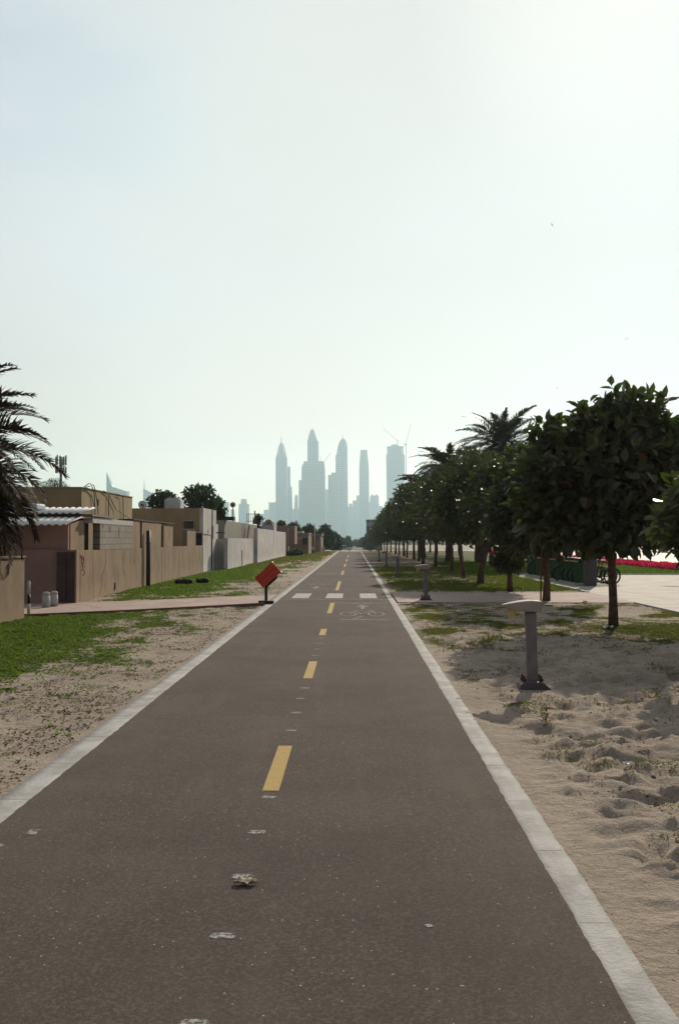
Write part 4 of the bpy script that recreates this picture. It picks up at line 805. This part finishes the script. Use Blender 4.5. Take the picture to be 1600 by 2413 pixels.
# phone mast
c = at(145, 1074, 200); zt, x = c.z, c.x; zb = at(0, 1150, 200).z
t = thing('phone_mast', 'tall phone mast ringed with antennas over the ochre house', 'mast', (x, 200, gz(200)))
MB().tube([(x, 200, gz(200)), (x, 200, zt-3.6)], [.35, .28], 10).tube([(x, 200, zt-3.6), (x, 200, zt-.2)], .3, 8).build('pole', M['grey'], t)
for zr in (zt-.9, zt-2.1, zt-3.3):
    MB().tube([(x+.95*math.cos(k*math.pi/8), 200+.95*math.sin(k*math.pi/8), zr) for k in range(17)], .05, 5, False).build('ring', M['grey'], t)
for k in range(9):
    a = k*2*math.pi/9; px_ = x + math.cos(a); py_ = 200 + math.sin(a)
    for z0, h in ((zt-1.9, 1.7 + .3*(k % 3 == 0)), (zt-3.5, 1.2)): MB().box(px_-.13, px_+.13, py_-.08, py_+.08, z0, z0+h).tube([(x, 200, z0+.4), (px_, py_, z0+.4)], .04, 4).build('antenna', M['grey'], t)

# ---------------------------------------------------------------- tilted orange bin
t = thing('litter_bin', 'tilted orange litter bin on a bent black post beside the left kerb', 'litter bin', (-2.25, 25.75, 0))
bx = -2.25; by = 25.75
MB().box(bx-.19, bx+.19, by-.16, by+.16, .012, .085).build('base', M['black'], t, True, .008)
MB().tube([(bx-.005, by, .085), (bx-.01, by, .40), (bx+.03, by, .48), (bx+.24, by, .665), (bx+.27, by, .72)], .038, 10).build('post', M['black'], t)
# box: long axis u (up right), short axis v
P_ = lambda px, py: at(px, py, by)
c4 = [P_(640.4, 1321.3), P_(662.7, 1347.7), P_(622, 1384.7), P_(601, 1361.5)]   # top, right, bottom, left
o_, th = MB(), .012
ctr = sum(c4, Vector())/4
def ext(poly, y0, y1): return [(p.x, y0, p.z) for p in poly] , [(p.x, y1, p.z) for p in poly]
u = (c4[1]-c4[2]).normalized(); v = (c4[3]-c4[2]).normalized()   # u towards opening (up right), v across
A0 = c4[2]; Lu = (c4[1]-c4[2]).length; Lv = (c4[3]-c4[2]).length
def q(a, b, y): p = A0 + u*a + v*b; return Vector((p.x, y, p.z))
def panel(a0, a1, b0, b1, y0, y1): return [q(a0, b0, y0), q(a1, b0, y0), q(a1, b1, y0), q(a0, b1, y0)], [q(a0, b0, y1), q(a1, b0, y1), q(a1, b1, y1), q(a0, b1, y1)]
Y0, Y1 = by-.17, by+.17; mb = MB()
for args in ((0, Lu, 0, Lv, Y0, Y0+th), (0, Lu, 0, Lv, Y1-th, Y1), (0, Lu, 0, th, Y0+th, Y1-th), (0, Lu, Lv-th, Lv, Y0+th, Y1-th), (0, th, th, Lv-th, Y0+th, Y1-th)):
    lo, hi = panel(*args); mb.hexa(lo, hi)
mb.build('body', M['orange'], t)
mb = MB()
for args in ((Lu, Lu+.014, -.008, .02, Y0-.01, Y1+.01), (Lu, Lu+.014, Lv-.02, Lv+.008, Y0-.01, Y1+.01), (Lu, Lu+.014, .02, Lv-.02, Y0-.01, Y0+.012), (Lu, Lu+.014, .02, Lv-.02, Y1-.012, Y1+.01)):
    lo, hi = panel(*args); mb.hexa(lo, hi)
mb.build('rim', M['rim'], t)
lo, hi = panel(.03, Lu-.02, Lv*.52, Lv*.54, Y0-.006, Y0-.001); MB().hexa(lo, hi).build('seam', M['rust'], t)
lo, hi = panel(.0, .10, Lv*.2, Lv*.8, Y0-.004, Y0-.001)

# ---------------------------------------------------------------- bollard lamps
def bollard_lamp(broken):
    t = thing('bollard_lamp', '', 'path light'); t.name = 'bollard_lamp'
    MB().prism([(-.185, -.06), (.20, -.06), (.185, .005), (.10, .085), (-.10, .085), (-.145, .055)], 'y', -.14, .14).build('base', M['slate'], t, False, .006)
    MB().hexa([(-.058, -.058, .04), (.058, -.058, .04), (.058, .058, .04), (-.058, .058, .04)], [(-.062, -.062, .84), (.052, -.062, .84), (.052, .062, .84), (-.062, .062, .84)]).build('post', M['grey'], t, False, .006)
    for sx in (-.098, .088):
        for sy in (-.07, .07): MB().frus(sx, sy, .05, .150, .015, .013, 8).frus(sx, sy, .08, .115, .025, .025, 6, 1, False).build('bolt', M['rust'], t, False)
    # head: arched shell reaching over the track side
    mb = MB(); prof = []; n_ = 12
    for i in range(n_+1):
        f = i/n_; x = -.315 + .42*f; zt = .935 + .045*math.sin(min(1, f*1.25)*math.pi/2) - .012*max(0, f-.75)*4
        hw = .045 + .085*min(1, f*2.2)**.6 if f < .5 else .13; zb = zt - (.012 + .105*min(1, f*1.6)**.6); prof.append((x, hw, zt, zb))
    vs = []; 
    for x, hw, zt, zb in prof: vs += [(x, -hw, zb), (x, -hw, zt-.010), (x, -hw*.9, zt), (x, hw*.9, zt), (x, hw, zt-.010), (x, hw, zb)]
    fs = [(i*6+k, i*6+(k+1) % 6, (i+1)*6+(k+1) % 6, (i+1)*6+k) for i in range(n_) for k in range(6)] + [tuple(range(6))[::-1], tuple(n_*6+k for k in range(6))]
    mb.add(vs, fs); mb.build('head', M['lid'], t, False, .003)
    MB().hexa([(-.065, -.06, .845), (.06, -.06, .845), (.06, .06, .845), (-.065, .06, .845)], [(-.13, -.11, .905), (.095, -.11, .905), (.095, .11, .905), (-.13, .11, .905)]).build('neck', M['grey'], t, False, .004)
    # yellowed wedge lens, one side open
    zl = .925
    mb = MB(); a = Vector((-.285, -.06, .93)); b = Vector((-.285, .06, .93)); c = Vector((-.222, .045, .748)); d = Vector((-.222, -.045, .748)); e = Vector((-.125, -.11, .865)); f = Vector((-.125, .11, .865)); g_ = Vector((-.175, -.05, .83)); h_ = Vector((-.175, .05, .83))
    mb.add([a, b, c, d, e, f, g_, h_], [(0, 1, 2, 3), (0, 3, 6, 4), (1, 5, 7, 2)]); o = mb.build('lens', M['lens'], t, False); s = o.modifiers.new('thick', 'SOLIDIFY'); s.thickness = .006
    MB().hexa([(-.17, -.05, .86), (-.09, -.05, .86), (-.09, .05, .86), (-.17, .05, .86)], [(-.20, -.07, .91), (-.09, -.07, .91), (-.09, .07, .91), (-.20, .07, .91)]).build('lamp_socket', M['rust'], t, False)
    return t
bl = bollard_lamp(True); labs = ['closest grey bollard lamp with a cracked yellow lens, standing in the sand', 'second grey bollard lamp, standing at the near corner of the right paved path', 'third bollard lamp right of the track, dim under the first trees', 'fourth bollard lamp along the right verge', 'fifth and smallest bollard lamp along the right verge']
for i, (y, x) in enumerate(((11.15, 1.985), (27.3, 1.97), (44.2, 1.95), (61, 2.0), (77.5, 2.0))):
    o = bl if i == 0 else copy_tree(bl); z0 = float(height(np.array([x]), np.array([y]))[0]) if i != 1 else .0
    o.location = (x, y, z0 - .005); o.rotation_euler.z = [-.03, 0, .05, 0, 0][i]; tag(o, labs[i], group='bollard lamps along the right verge'); o.rotation_euler.y = R([-.8, 0, 0, 0, 0][i])

# ---------------------------------------------------------------- bicycle racks and bicycles
RX = 8.28
t = thing('bike_rack', 'long bicycle rack of dark green panels with pinkish top rails', 'bicycle rack', (RX, 41, 0))
box('base', 'conc', RX-.24, RX+.28, 36.1, 46.9, .0, .07, t)
box('end_panel', 'slate', RX-.22, RX+.24, 46.6, 46.68, .07, .88, t)
NF = 14
for k in range(NF):
    y = 36.5 + k*.76
    pn = MB().box(RX-.22, RX+.24, y, y+.035, .075, .84).build('panel', M['green'], t); MB().box(RX-.23, RX+.25, y-.008, y+.043, .842, .872).build('top_rail', M['pinktrim'], pn)
kp = thing('kiosk_pillar', 'slate coloured rental pillar at the near end of the green bicycle rack', 'pillar', (RX+.12, 35.9, 0))
MB().box(RX-.02+.0, RX+.40, 35.75, 36.05, .0, 1.75).build('pillar', M['slate'], kp, True, .01); MB().box(RX-.01+.02, RX+.37, 35.735, 35.749, 1.25, 1.62).build('screen', M['glass'], kp)
def bicycle():
    t = thing('rental_bicycle', '', 'bicycle')     # front wheel towards -X, foot at its middle
    def wheel(cx):
        tb = MB().tube([(cx + .30*math.cos(k*math.pi/14), 0, .32 + .30*math.sin(k*math.pi/14)) for k in range(29)], .022, 6, False); w_ = tb.build('wheel', M['tyre'], t, False)
        MB().tube([(cx + .268*math.cos(k*math.pi/12), 0, .32 + .268*math.sin(k*math.pi/12)) for k in range(25)], .010, 5, False).build('rim', M['black'], w_, False)
        mb = MB()
        for k in range(10): a = k*math.pi/5; mb.tube([(cx, 0, .32), (cx+.27*math.cos(a), 0, .32+.27*math.sin(a))], .004, 4, False)
        mb.build('spokes', M['black'], w_, False); MB().tube([(cx, -.04, .32), (cx, .04, .32)], .03, 8).build('hub', M['black'], w_, False)
    wheel(-.52); wheel(.54)
    MB().tube([(-.52, 0, .32), (-.40, 0, .72), (-.36, 0, .98)], .02, 8).tube([(-.42, 0, .66), (-.1, 0, .34), (.08, 0, .30)], .028, 8).tube([(.08, 0, .30), (.20, 0, .85)], .022, 8).tube([(.08, 0, .30), (.54, 0, .32)], .014, 6).tube([(.18, 0, .62), (.54, 0, .32)], .012, 6).build('frame', M['black'], t, False)
    MB().tube([(-.36, -.27, 1.02), (-.40, -.15, 1.04), (-.38, 0, 1.0), (-.40, .15, 1.04), (-.36, .27, 1.02)], .014, 6).build('handlebar', M['black'], t, False)
    MB().prism([(.06, -.04), (.14, -.07), (.32, -.11), (.34, 0), (.32, .11), (.14, .07), (.06, .04)], 'z', .86, .91).build('saddle', M['black'], t, False, .015)
    for cx, nm in ((-.52, 0), (.54, 1)):
        mb = MB(); pts = [(cx + .345*math.cos(a), .32 + .345*math.sin(a)) for a in [R(20+150*k/12) for k in range(13)]]
        vs = []
        for x, z in pts: vs += [(x, -.035, z), (x, .035, z), (x*1.0, .035, z+.012), (x, -.035, z+.012)]
        mb.add(vs, [(4*i+k, 4*i+(k+1) % 4, 4*i+4+(k+1) % 4, 4*i+4+k) for i in range(12) for k in range(4)]); mb.build('mudguard', M['green'], t, False)
    MB().box(-.72, -.44, -.14, .14, .80, .98).build('basket', M['black'], t, False, .01)
    MB().tube([(.08, -.09, .30), (.08, -.09, .30), (.22, -.10, .20)], .012, 5).tube([(.08, -.06, .30), (.08, .06, .30)], .05, 10).build('crank', M['black'], t, False)
    return t
bk = bicycle(); slots = [0, 1, 2, 3, 4, 6, 7, 9, 11, 12]
ords = ['first', 'second', 'third', 'fourth', 'fifth', 'sixth', 'seventh', 'eighth', 'ninth', 'last']
offs = [0, .02, .0, -.03, -.22, .03, 0, .05, 0, -.16]
for i, s_ in enumerate(slots):
    o = bk if i == 0 else copy_tree(bk); o.location = (RX + .60 + offs[i], 36.5 + s_*.76 - .20, .0)
    if i == 0: o.location = (RX + .62, 36.6, 0); 
    tag(o, 'nearest rental bicycle, its wheels showing right of the slate pillar' if i == 0 else f'{ords[i]} docked rental bicycle counting back from the slate pillar', group='rental bicycles in the green rack')

# ---------------------------------------------------------------- smaller things on the ground
# dead leaf on the track
c = at(585, 2070, 4.78); t = thing('dry_leaf', 'curled dry tan leaf lying on the asphalt near the centre line', 'leaf', (-.515, 4.79, .012))
vs = []; nU, nV = 10, 5
for i in range(nU+1):
    f = i/nU
    for j in range(nV+1):
        g_ = (j/nV-.5)*2; wv_ = .030*math.sin(f*math.pi)**.6*(1+.25*math.sin(i*2.3+j)); vs.append((-.055 + .11*f, g_*wv_, .003 + .009*g_*g_ + .010*math.sin(f*6)**2*abs(g_) + .004*math.sin(i*1.7+j*2.1)))
mb = MB(); mb.add(vs, [(i*(nV+1)+j, (i+1)*(nV+1)+j, (i+1)*(nV+1)+j+1, i*(nV+1)+j+1) for i in range(nU) for j in range(nV)], True); o = mb.build('blade', M['leafdry'], t, False); s = o.modifiers.new('thick', 'SOLIDIFY'); s.thickness = .002
MB().tube([(.055, 0, .008), (.075, .008, .014)], .0025, 5).build('stalk', M['leafdry'], t, False)
# hose hoop near the path
c = at(1198, 1394, 31); mb = MB().tube([at(1197, 1396, 30.6), at(1207, 1388, 30.6), at(1218, 1384.5, 30.6), at(1226, 1387, 30.6), at(1229, 1396, 30.6)], .018, 6)
tag(mb.build('hose', M['black']), 'black hose end looping out of the ground beside the drooping tree', 'hose')
mb = MB().tube([(2.15, 12.3, .82+.0), (2.3, 12.4, .72), (2.5, 12.6, .55)], .004, 4) if False else None
# litter
def scrap(lab, x, y, s, col, seed):
    rs = np.random.RandomState(seed); z = float(height(np.array([x]), np.array([y]))[0]); mb = MB(); nn_ = 4
    vs = [(x + (i/nn_-.5)*s + rs.uniform(-.1, .1)*s, y + (j/nn_-.5)*s + rs.uniform(-.1, .1)*s, z + .012 + rs.uniform(0, .35)*s) for i in range(nn_+1) for j in range(nn_+1)]
    mb.add(vs, [(i*(nn_+1)+j, (i+1)*(nn_+1)+j, (i+1)*(nn_+1)+j+1, i*(nn_+1)+j+1) for i in range(nn_) for j in range(nn_)]); o = mb.build('litter_scrap', simple('scrap', col, None, 9, .6, 0)); s_ = o.modifiers.new('thick', 'SOLIDIFY'); s_.thickness = .003
    tag(o, lab, 'litter')
scrap('white plastic scrap on the grass at the foot of the big tree', 4.72, 18.6, .17, (.6,.62,.68), 1)
scrap('crumpled white paper at the edge of the right paved path', 5.95, 26.0, .20, (.6,.62,.52), 2)
scrap('small white scrap in the churned sand near the right edge', 3.2, 7.9, .05, (.7,.7,.75), 3)
scrap('pale twist of paper in the sand beside the right kerb', 1.95, 7.15, .07, (.6,.56,.5), 4)
# small weed in the sand
rs = np.random.RandomState(77); n_ = 46; hh = rs.rand(n_)*.17; a = rs.rand(n_)*6.283; wx_, wy_ = 1.72, 9.0
Pw = np.stack([wx_ + rs.normal(size=n_)*.03, wy_ + rs.normal(size=n_)*.03, hh], -1); V, Fc = leaf_arrays(Pw, np.stack([np.cos(a), np.sin(a), np.full(n_, .6)], -1), np.tile([0, 0, 1.], (n_, 1)), np.full(n_, .045), np.full(n_, .02))
t = thing('weed', 'single upright weed growing from the sand below the first bollard lamp', 'weed', (wx_, wy_, 0))
link_np('leaves', V, Fc, M['grassD'], t, True, False, {'tint': rs.rand(n_*6)*.5}); MB().tube([(wx_, wy_, -.02), (wx_+.01, wy_, .1), (wx_, wy_, .19)], [.005, .004, .002], 5).build('stem', M['bark'], t)
# street lamp at right
t = thing('street_lamp', 'curved arm of a road lamp reaching in over the big tree from the right edge', 'street lamp', (19.3, 52, 0))
z = at(0, 943, 52).z; xh = at(1553, 0, 52).x
MB().tube([(19.3, 52, -.1), (19.3, 52, z-2), (19.25, 52, z-.6), (18.9, 52, z-.05), (18.3, 52, z+.12), (xh+.6, 52, z+.06)], [.11, .085, .07, .055, .05, .045], 8).build('pole', M['slate'], t)
MB().prism([(xh-.1, z-.10), (xh+.2, z+.02), (xh+.45, z+.10), (xh+.75, z+.08), (xh+.7, z-.04), (xh+.3, z-.12)], 'y', 51.86, 52.14).build('lamp_head', M['slate'], t, True, .03)
# dark building over the trees
t = thing('office_block', 'small dark grey building edge showing over the right row of trees near the track end', 'building', (9, 330, gz(330)))
a = at(863.5, 1227, 330); MB().box(a.x, a.x+5, 330, 342, gz(330)-.2, a.z).build('wall', M['flats'], t); MB().box(a.x-.1, a.x+5.1, 329.9, 342.1, a.z+.002, a.z+.4).build('parapet', M['grey'], t)
# car at the end
cx = at(812, 1290, 298).x; t = thing('parked_car', 'silver car standing side on beyond the end of the track', 'car', (cx, 298, gz(298)+.03))
body = [(-2.28, .42), (-2.30, .85), (-2.12, 1.02), (-1.0, 1.05), (.9, 1.0), (1.75, .90), (2.22, .74), (2.30, .45), (2.1, .28), (-2.1, .28)]
MB().prism(body, 'y', -.9, .9).build('body', M['silver'], t, False, .05)
cab = [(-2.0, 1.02), (-1.62, 1.50), (-.3, 1.60), (.35, 1.50), (1.05, 1.0)]
cb_ = MB().prism(cab, 'y', -.76, .76).build('cabin', M['glass'], t, False, .03); MB().prism([(-1.7, 1.52), (-.3, 1.625), (.36, 1.52), (.3, 1.56), (-.3, 1.66), (-1.66, 1.57)], 'y', -.74, .74).build('roof', M['silver'], cb_, False)
for px_ in (-1.05, -.15): MB().prism([(px_-.03, 1.03), (px_+.05, 1.03), (px_+.05, 1.56), (px_-.03, 1.56)], 'y', -.775, -.765).build('pillar', M['silver'], cb_, False)
for wx_ in (-1.4, 1.42):
    for sy in (-.82, .70):
        o = MB().tube([(wx_, sy, .33), (wx_, sy+.2 if sy > 0 else sy+.12, .33)], .34, 20).build('wheel', M['tyre'], t, False); MB().tube([(wx_, sy-.012, .33), (wx_, sy-.002, .33)], .2, 16).build('rim', M['steel'], o, False)
for z_, x_ in ((.72, 2.2), (.9, -2.27)): MB().box(x_-.06, x_+.06, -.85, -.5, z_-.07, z_+.07).build('headlight' if x_ > 0 else 'tail_light', M['steel'] if x_ > 0 else M['red'], t, False)
# birds
def bird(lab, px, py, Y, s, roll):
    c = at(px, py, Y); t = thing('bird', lab, 'bird', tuple(c), roll); mb = MB()
    mb.tube([(0, -.16*s, 0), (0, -.06*s, .01), (0, .08*s, .01), (0, .22*s, 0)], [.01*s, .045*s, .04*s, .01*s], 8); mb.build('body', M['bird'], t, False)
    for sg in (-1, 1):
        w_ = MB(); w_.add([(0, .06*s, .02), (0, -.06*s, .02), (sg*.25*s, -.04*s, .14*s), (sg*.25*s, .09*s, .14*s), (sg*.5*s, -.1*s, .08*s), (sg*.45*s, -.02*s, .09*s)], [(0, 1, 2, 3), (3, 2, 4, 5)]); o = w_.build('wing', M['bird'], t, False); m_ = o.modifiers.new('thick', 'SOLIDIFY'); m_.thickness = .012
    t.rotation_euler = (.2, roll*.7, roll)
bird('highest of the three small dark birds in the sky', 1300, 530, 90, .42, .8); bird('small dark bird above the big tree near the right edge', 1477, 799, 80, .42, -.6); bird('tiny dark bird just above the leaves of the big tree', 1311, 914, 95, .3, .5)

# ---------------------------------------------------------------- skyline, kilometres away
def tower(name, label, D, tiers, mat='towA', dep=.85, n=0, cat='skyscraper'):
    """tiers: (x0,x1 at the bottom, x0,x1 at the top, y bottom, y top) read off the skyline"""
    k = D / F; cx0 = at((tiers[0][0]+tiers[0][1])/2, 0, D).x; t = thing(name, label, cat, (cx0, D, -1.65))
    for i, (a, b, a2, b2, yb, yt) in enumerate(tiers):
        A = at(a, yb, D); B = at(b, yb, D); C = at(a2, yt, D); E = at(b2, yt, D); zb = A.z if i else -8
        wb = (B.x-A.x)*dep/2; wt = (E.x-C.x)*dep/2
        mb = MB()
        if n:
            mb2 = []; 
            for (x0, x1, wy, z) in ((A.x, B.x, wb, zb), (C.x, E.x, wt, C.z)): mb2 += [((x0+x1)/2 + (x1-x0)/2*math.cos(2*math.pi*(q_+.5)/n), D + wy*math.sin(2*math.pi*(q_+.5)/n), z) for q_ in range(n)]
            mb.add(mb2, [(q_, (q_+1) % n, n+(q_+1) % n, n+q_) for q_ in range(n)] + [tuple(range(n))[::-1], tuple(range(n, 2*n))], False)
        else: mb.hexa([(A.x, D-wb, zb), (B.x, D-wb, zb), (B.x, D+wb, zb), (A.x, D+wb, zb)], [(C.x, D-wt, C.z), (E.x, D-wt, C.z), (E.x, D+wt, C.z), (C.x, D+wt, C.z)])
        mb.build('shaft' if i == 0 else 'tier', M[mat], t)
    return t
def spire(t, px, yb, yt, D, r=1.2): a = at(px, yb, D); b = at(px, yt, D); MB().tube([a, b], [r*1.6, r*.4], 6).build('spire', M['towB'], t)
def crane(t, pts, D, r=.9): MB().tube([at(*r3(x, y), D) for x, y in pts], r, 4).build('crane', M['towB'], t)
r3 = lambda x, y: (600 + x*.2551, 980 + y*.2551)
def tiers3(L): return [(600+a*.2551, 600+b*.2551, 600+c*.2551, 600+d*.2551, 980+yb*.2551, 980+yt*.2551) for a, b, c, d, yb, yt in L]
D1 = 3900
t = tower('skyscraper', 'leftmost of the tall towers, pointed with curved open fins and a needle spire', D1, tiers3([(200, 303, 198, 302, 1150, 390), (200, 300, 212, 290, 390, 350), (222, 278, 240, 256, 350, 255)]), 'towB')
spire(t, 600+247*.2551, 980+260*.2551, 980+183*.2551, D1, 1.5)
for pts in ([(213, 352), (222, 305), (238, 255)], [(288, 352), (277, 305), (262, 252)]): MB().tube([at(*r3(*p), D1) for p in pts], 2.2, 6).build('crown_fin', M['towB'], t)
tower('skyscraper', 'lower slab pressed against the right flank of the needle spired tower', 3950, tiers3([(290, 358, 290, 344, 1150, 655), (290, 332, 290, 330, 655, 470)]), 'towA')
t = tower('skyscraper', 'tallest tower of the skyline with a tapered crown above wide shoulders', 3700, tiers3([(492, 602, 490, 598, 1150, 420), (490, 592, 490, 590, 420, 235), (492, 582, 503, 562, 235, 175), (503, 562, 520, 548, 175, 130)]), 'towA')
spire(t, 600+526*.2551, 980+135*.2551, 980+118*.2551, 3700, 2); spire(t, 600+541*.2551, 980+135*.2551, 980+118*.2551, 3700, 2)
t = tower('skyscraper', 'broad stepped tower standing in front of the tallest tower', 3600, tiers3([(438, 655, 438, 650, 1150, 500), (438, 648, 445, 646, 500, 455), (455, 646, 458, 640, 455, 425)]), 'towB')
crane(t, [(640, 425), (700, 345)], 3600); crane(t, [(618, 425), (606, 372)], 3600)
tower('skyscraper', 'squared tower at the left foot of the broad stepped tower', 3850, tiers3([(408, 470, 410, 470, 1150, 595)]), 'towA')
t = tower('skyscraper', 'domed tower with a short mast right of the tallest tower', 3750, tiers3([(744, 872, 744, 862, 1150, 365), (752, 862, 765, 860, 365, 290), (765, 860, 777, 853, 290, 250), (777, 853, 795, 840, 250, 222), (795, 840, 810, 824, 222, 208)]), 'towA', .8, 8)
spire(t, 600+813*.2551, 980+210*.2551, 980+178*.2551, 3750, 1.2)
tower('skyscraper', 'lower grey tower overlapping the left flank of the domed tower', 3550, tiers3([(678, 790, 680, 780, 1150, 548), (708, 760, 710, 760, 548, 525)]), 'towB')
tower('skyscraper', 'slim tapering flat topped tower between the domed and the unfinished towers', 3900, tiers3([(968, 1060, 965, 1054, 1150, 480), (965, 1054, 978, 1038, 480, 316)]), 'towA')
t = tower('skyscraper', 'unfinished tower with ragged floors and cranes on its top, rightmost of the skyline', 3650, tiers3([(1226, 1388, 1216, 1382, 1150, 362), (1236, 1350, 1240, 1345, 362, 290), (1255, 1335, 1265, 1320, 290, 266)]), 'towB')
for z_ in (352, 335, 318, 300, 288): a = at(*r3(1222, z_), 3650); b = at(*r3(1374, z_), 3650); MB().box(a.x, b.x, 3632, 3668, a.z-1.4, a.z+1.4).build('floor_slab', M['towB'], t)
crane(t, [(1310, 262), (1322, 235), (1190, 117)], 3650); crane(t, [(1322, 262), (1328, 218)], 3650)
cr = thing('tower_crane', 'thin tower crane standing right of the unfinished tower with its jib raised', 'crane', tuple(at(*r3(1400, 1100), 3600)))
MB().tube([at(*r3(1402, 1150), 3600), at(*r3(1398, 255), 3600)], 1.5, 4).build('mast', M['towB'], cr); MB().tube([at(*r3(1396, 255), 3600), at(*r3(1445, 70), 3600)], .9, 4).build('jib', M['towB'], cr); MB().tube([at(*r3(1380, 262), 3600), at(*r3(1405, 262), 3600)], 3, 4).build('counterweight', M['towB'], cr)
low = [(420, 470, 424, 462, 700, 4000, 'narrow block tucked against the left side of the broad stepped tower'), (640, 700, 646, 690, 735, 4350, 'hazy block in the gap under the broad and the grey towers'), (470, 560, 476, 552, 640, 4320, 'faint tall slab behind the broad stepped tower'), (936, 968, 940, 966, 735, 4380, 'thin pale block touching the left side of the slim tower'), (250, 330, 256, 322, 770, 4280, 'pale block behind the foot of the needle spired tower'), (84, 132, 88, 128, 868, 4480, 'pale stub of a building left of the slanted block'), (1010, 1075, 1016, 1070, 800, 4460, 'pale block behind the foot of the slim tower'), (355, 412, 372, 400, 740, 4300, 'small rounded block in the notch left of the tallest tower'), (645, 690, 650, 690, 680, 4250, 'low block between the broad tower and the grey tower'), (868, 905, 872, 900, 810, 4200, 'lowest block at the right foot of the domed tower'),
       (900, 975, 905, 970, 782, 4250, 'low flat block left of the slim tower'), (1055, 1110, 1066, 1105, 740, 4300, 'stepped block close against the right side of the slim tower'), (1100, 1160, 1104, 1145, 738, 4350, 'second block right of the slim tower'),
       (1145, 1188, 1150, 1180, 832, 4400, 'last low block sloping down at the right of the skyline'), (125, 205, 135, 198, 800, 4300, 'faint slanted block under a crane left of the needle spired tower'), (20, 90, 24, 86, 905, 4500, 'very low pale block at the far left foot of the skyline'),
       (1180, 1240, 1182, 1240, 930, 4400, 'low pale block at the foot of the unfinished tower'), (330, 420, 335, 415, 860, 4100, 'wide low block filling the base between the left towers'), (560, 760, 565, 755, 760, 4150, 'wide pale slab behind the feet of the middle towers'), (860, 1130, 862, 1125, 845, 4450, 'long pale slab behind the feet of the right towers')]
for a, b, c, d, yt, D, lab in low:
    t = tower('city_block', lab, D, tiers3([(a, b, c, d, 1160, yt)]) + ([tiers3([(c+(d-c)*.25, d-(d-c)*.25, c+(d-c)*.3, d-(d-c)*.3, yt, yt-14)])[0]] if a in (355, 1055, 1100) else []), 'towB', cat='building')
    if a == 125: crane(t, [(195, 895), (120, 790)], D)
tower('city_block', 'squared pale tower just left of the mast mounted rusty dish', 4200, [(523, 541, 524, 539, 1290, 1183)], 'towA', cat='building')
tower('city_block', 'pale slanting block right of the mast mounted rusty dish', 4300, [(540, 562, 545, 552, 1290, 1200)], 'towA', cat='building')
tower('city_block', 'narrow shouldered tower standing alone above the grey house roof', 4100, [(563, 588, 564, 587, 1290, 1188), (568, 582, 569, 581, 1188, 1176)], 'towA', cat='building')
tower('city_block', 'faint low block right of the roof railing', 4400, [(606, 622, 608, 620, 1290, 1212)], 'towA', cat='building')
# sail shaped tower and its neighbour, far left
D = 3300; t = thing('sail_tower', 'pale building with a sharp pointed fin over the ochre house', 'skyscraper', tuple(at(254, 1280, D)))
pts = [(254.2, 1290), (302.5, 1290), (302.5, 1159), (268, 1147.5), (264.5, 1141), (259.5, 1126), (254.2, 1113)]
MB().prism([(at(a, b, D).x, at(a, b, D).z) for a, b in pts], 'y', D-15, D+15).build('hull', M['towA'], t)
t = thing('needle_tower', 'thin needle topped slanting tower left of the dark garden trees', 'skyscraper', tuple(at(340, 1280, 3900)))
pts = [(340.5, 1290), (359.5, 1290), (358.8, 1161), (342.5, 1152.5), (340.5, 1152.5)]
MB().prism([(at(a, b, 3900).x, at(a, b, 3900).z) for a, b in pts], 'y', 3880, 3920).build('shaft', M['towA'], t)
MB().tube([at(340.8, 1155, 3900), at(340.2, 1127, 3900)], [2.2, .5], 6).build('spire', M['towA'], t)
tower('city_block', 'small pale block peeking over the right end of the ochre house', 3700, [(296, 306, 297, 305, 1290, 1158)], 'towA', cat='building')

# ---------------------------------------------------------------- haze
m = bpy.data.materials.new('haze'); m.use_nodes = True; n, l = m.node_tree.nodes, m.node_tree.links; n.clear()
out = n.new('ShaderNodeOutputMaterial'); pv = n.new('ShaderNodeVolumePrincipled'); pv.inputs['Color'].default_value = (.68, .91, 1.0, 1); pv.inputs['Density'].default_value = HAZE; pv.inputs['Anisotropy'].default_value = .5
l.new(pv.outputs[0], out.inputs['Volume'])
tag(MB().box(-4600, 4600, -500, 6900, -9.5, 480).build('haze', m), 'pale haze hanging over the whole view', 'haze', kind='stuff')
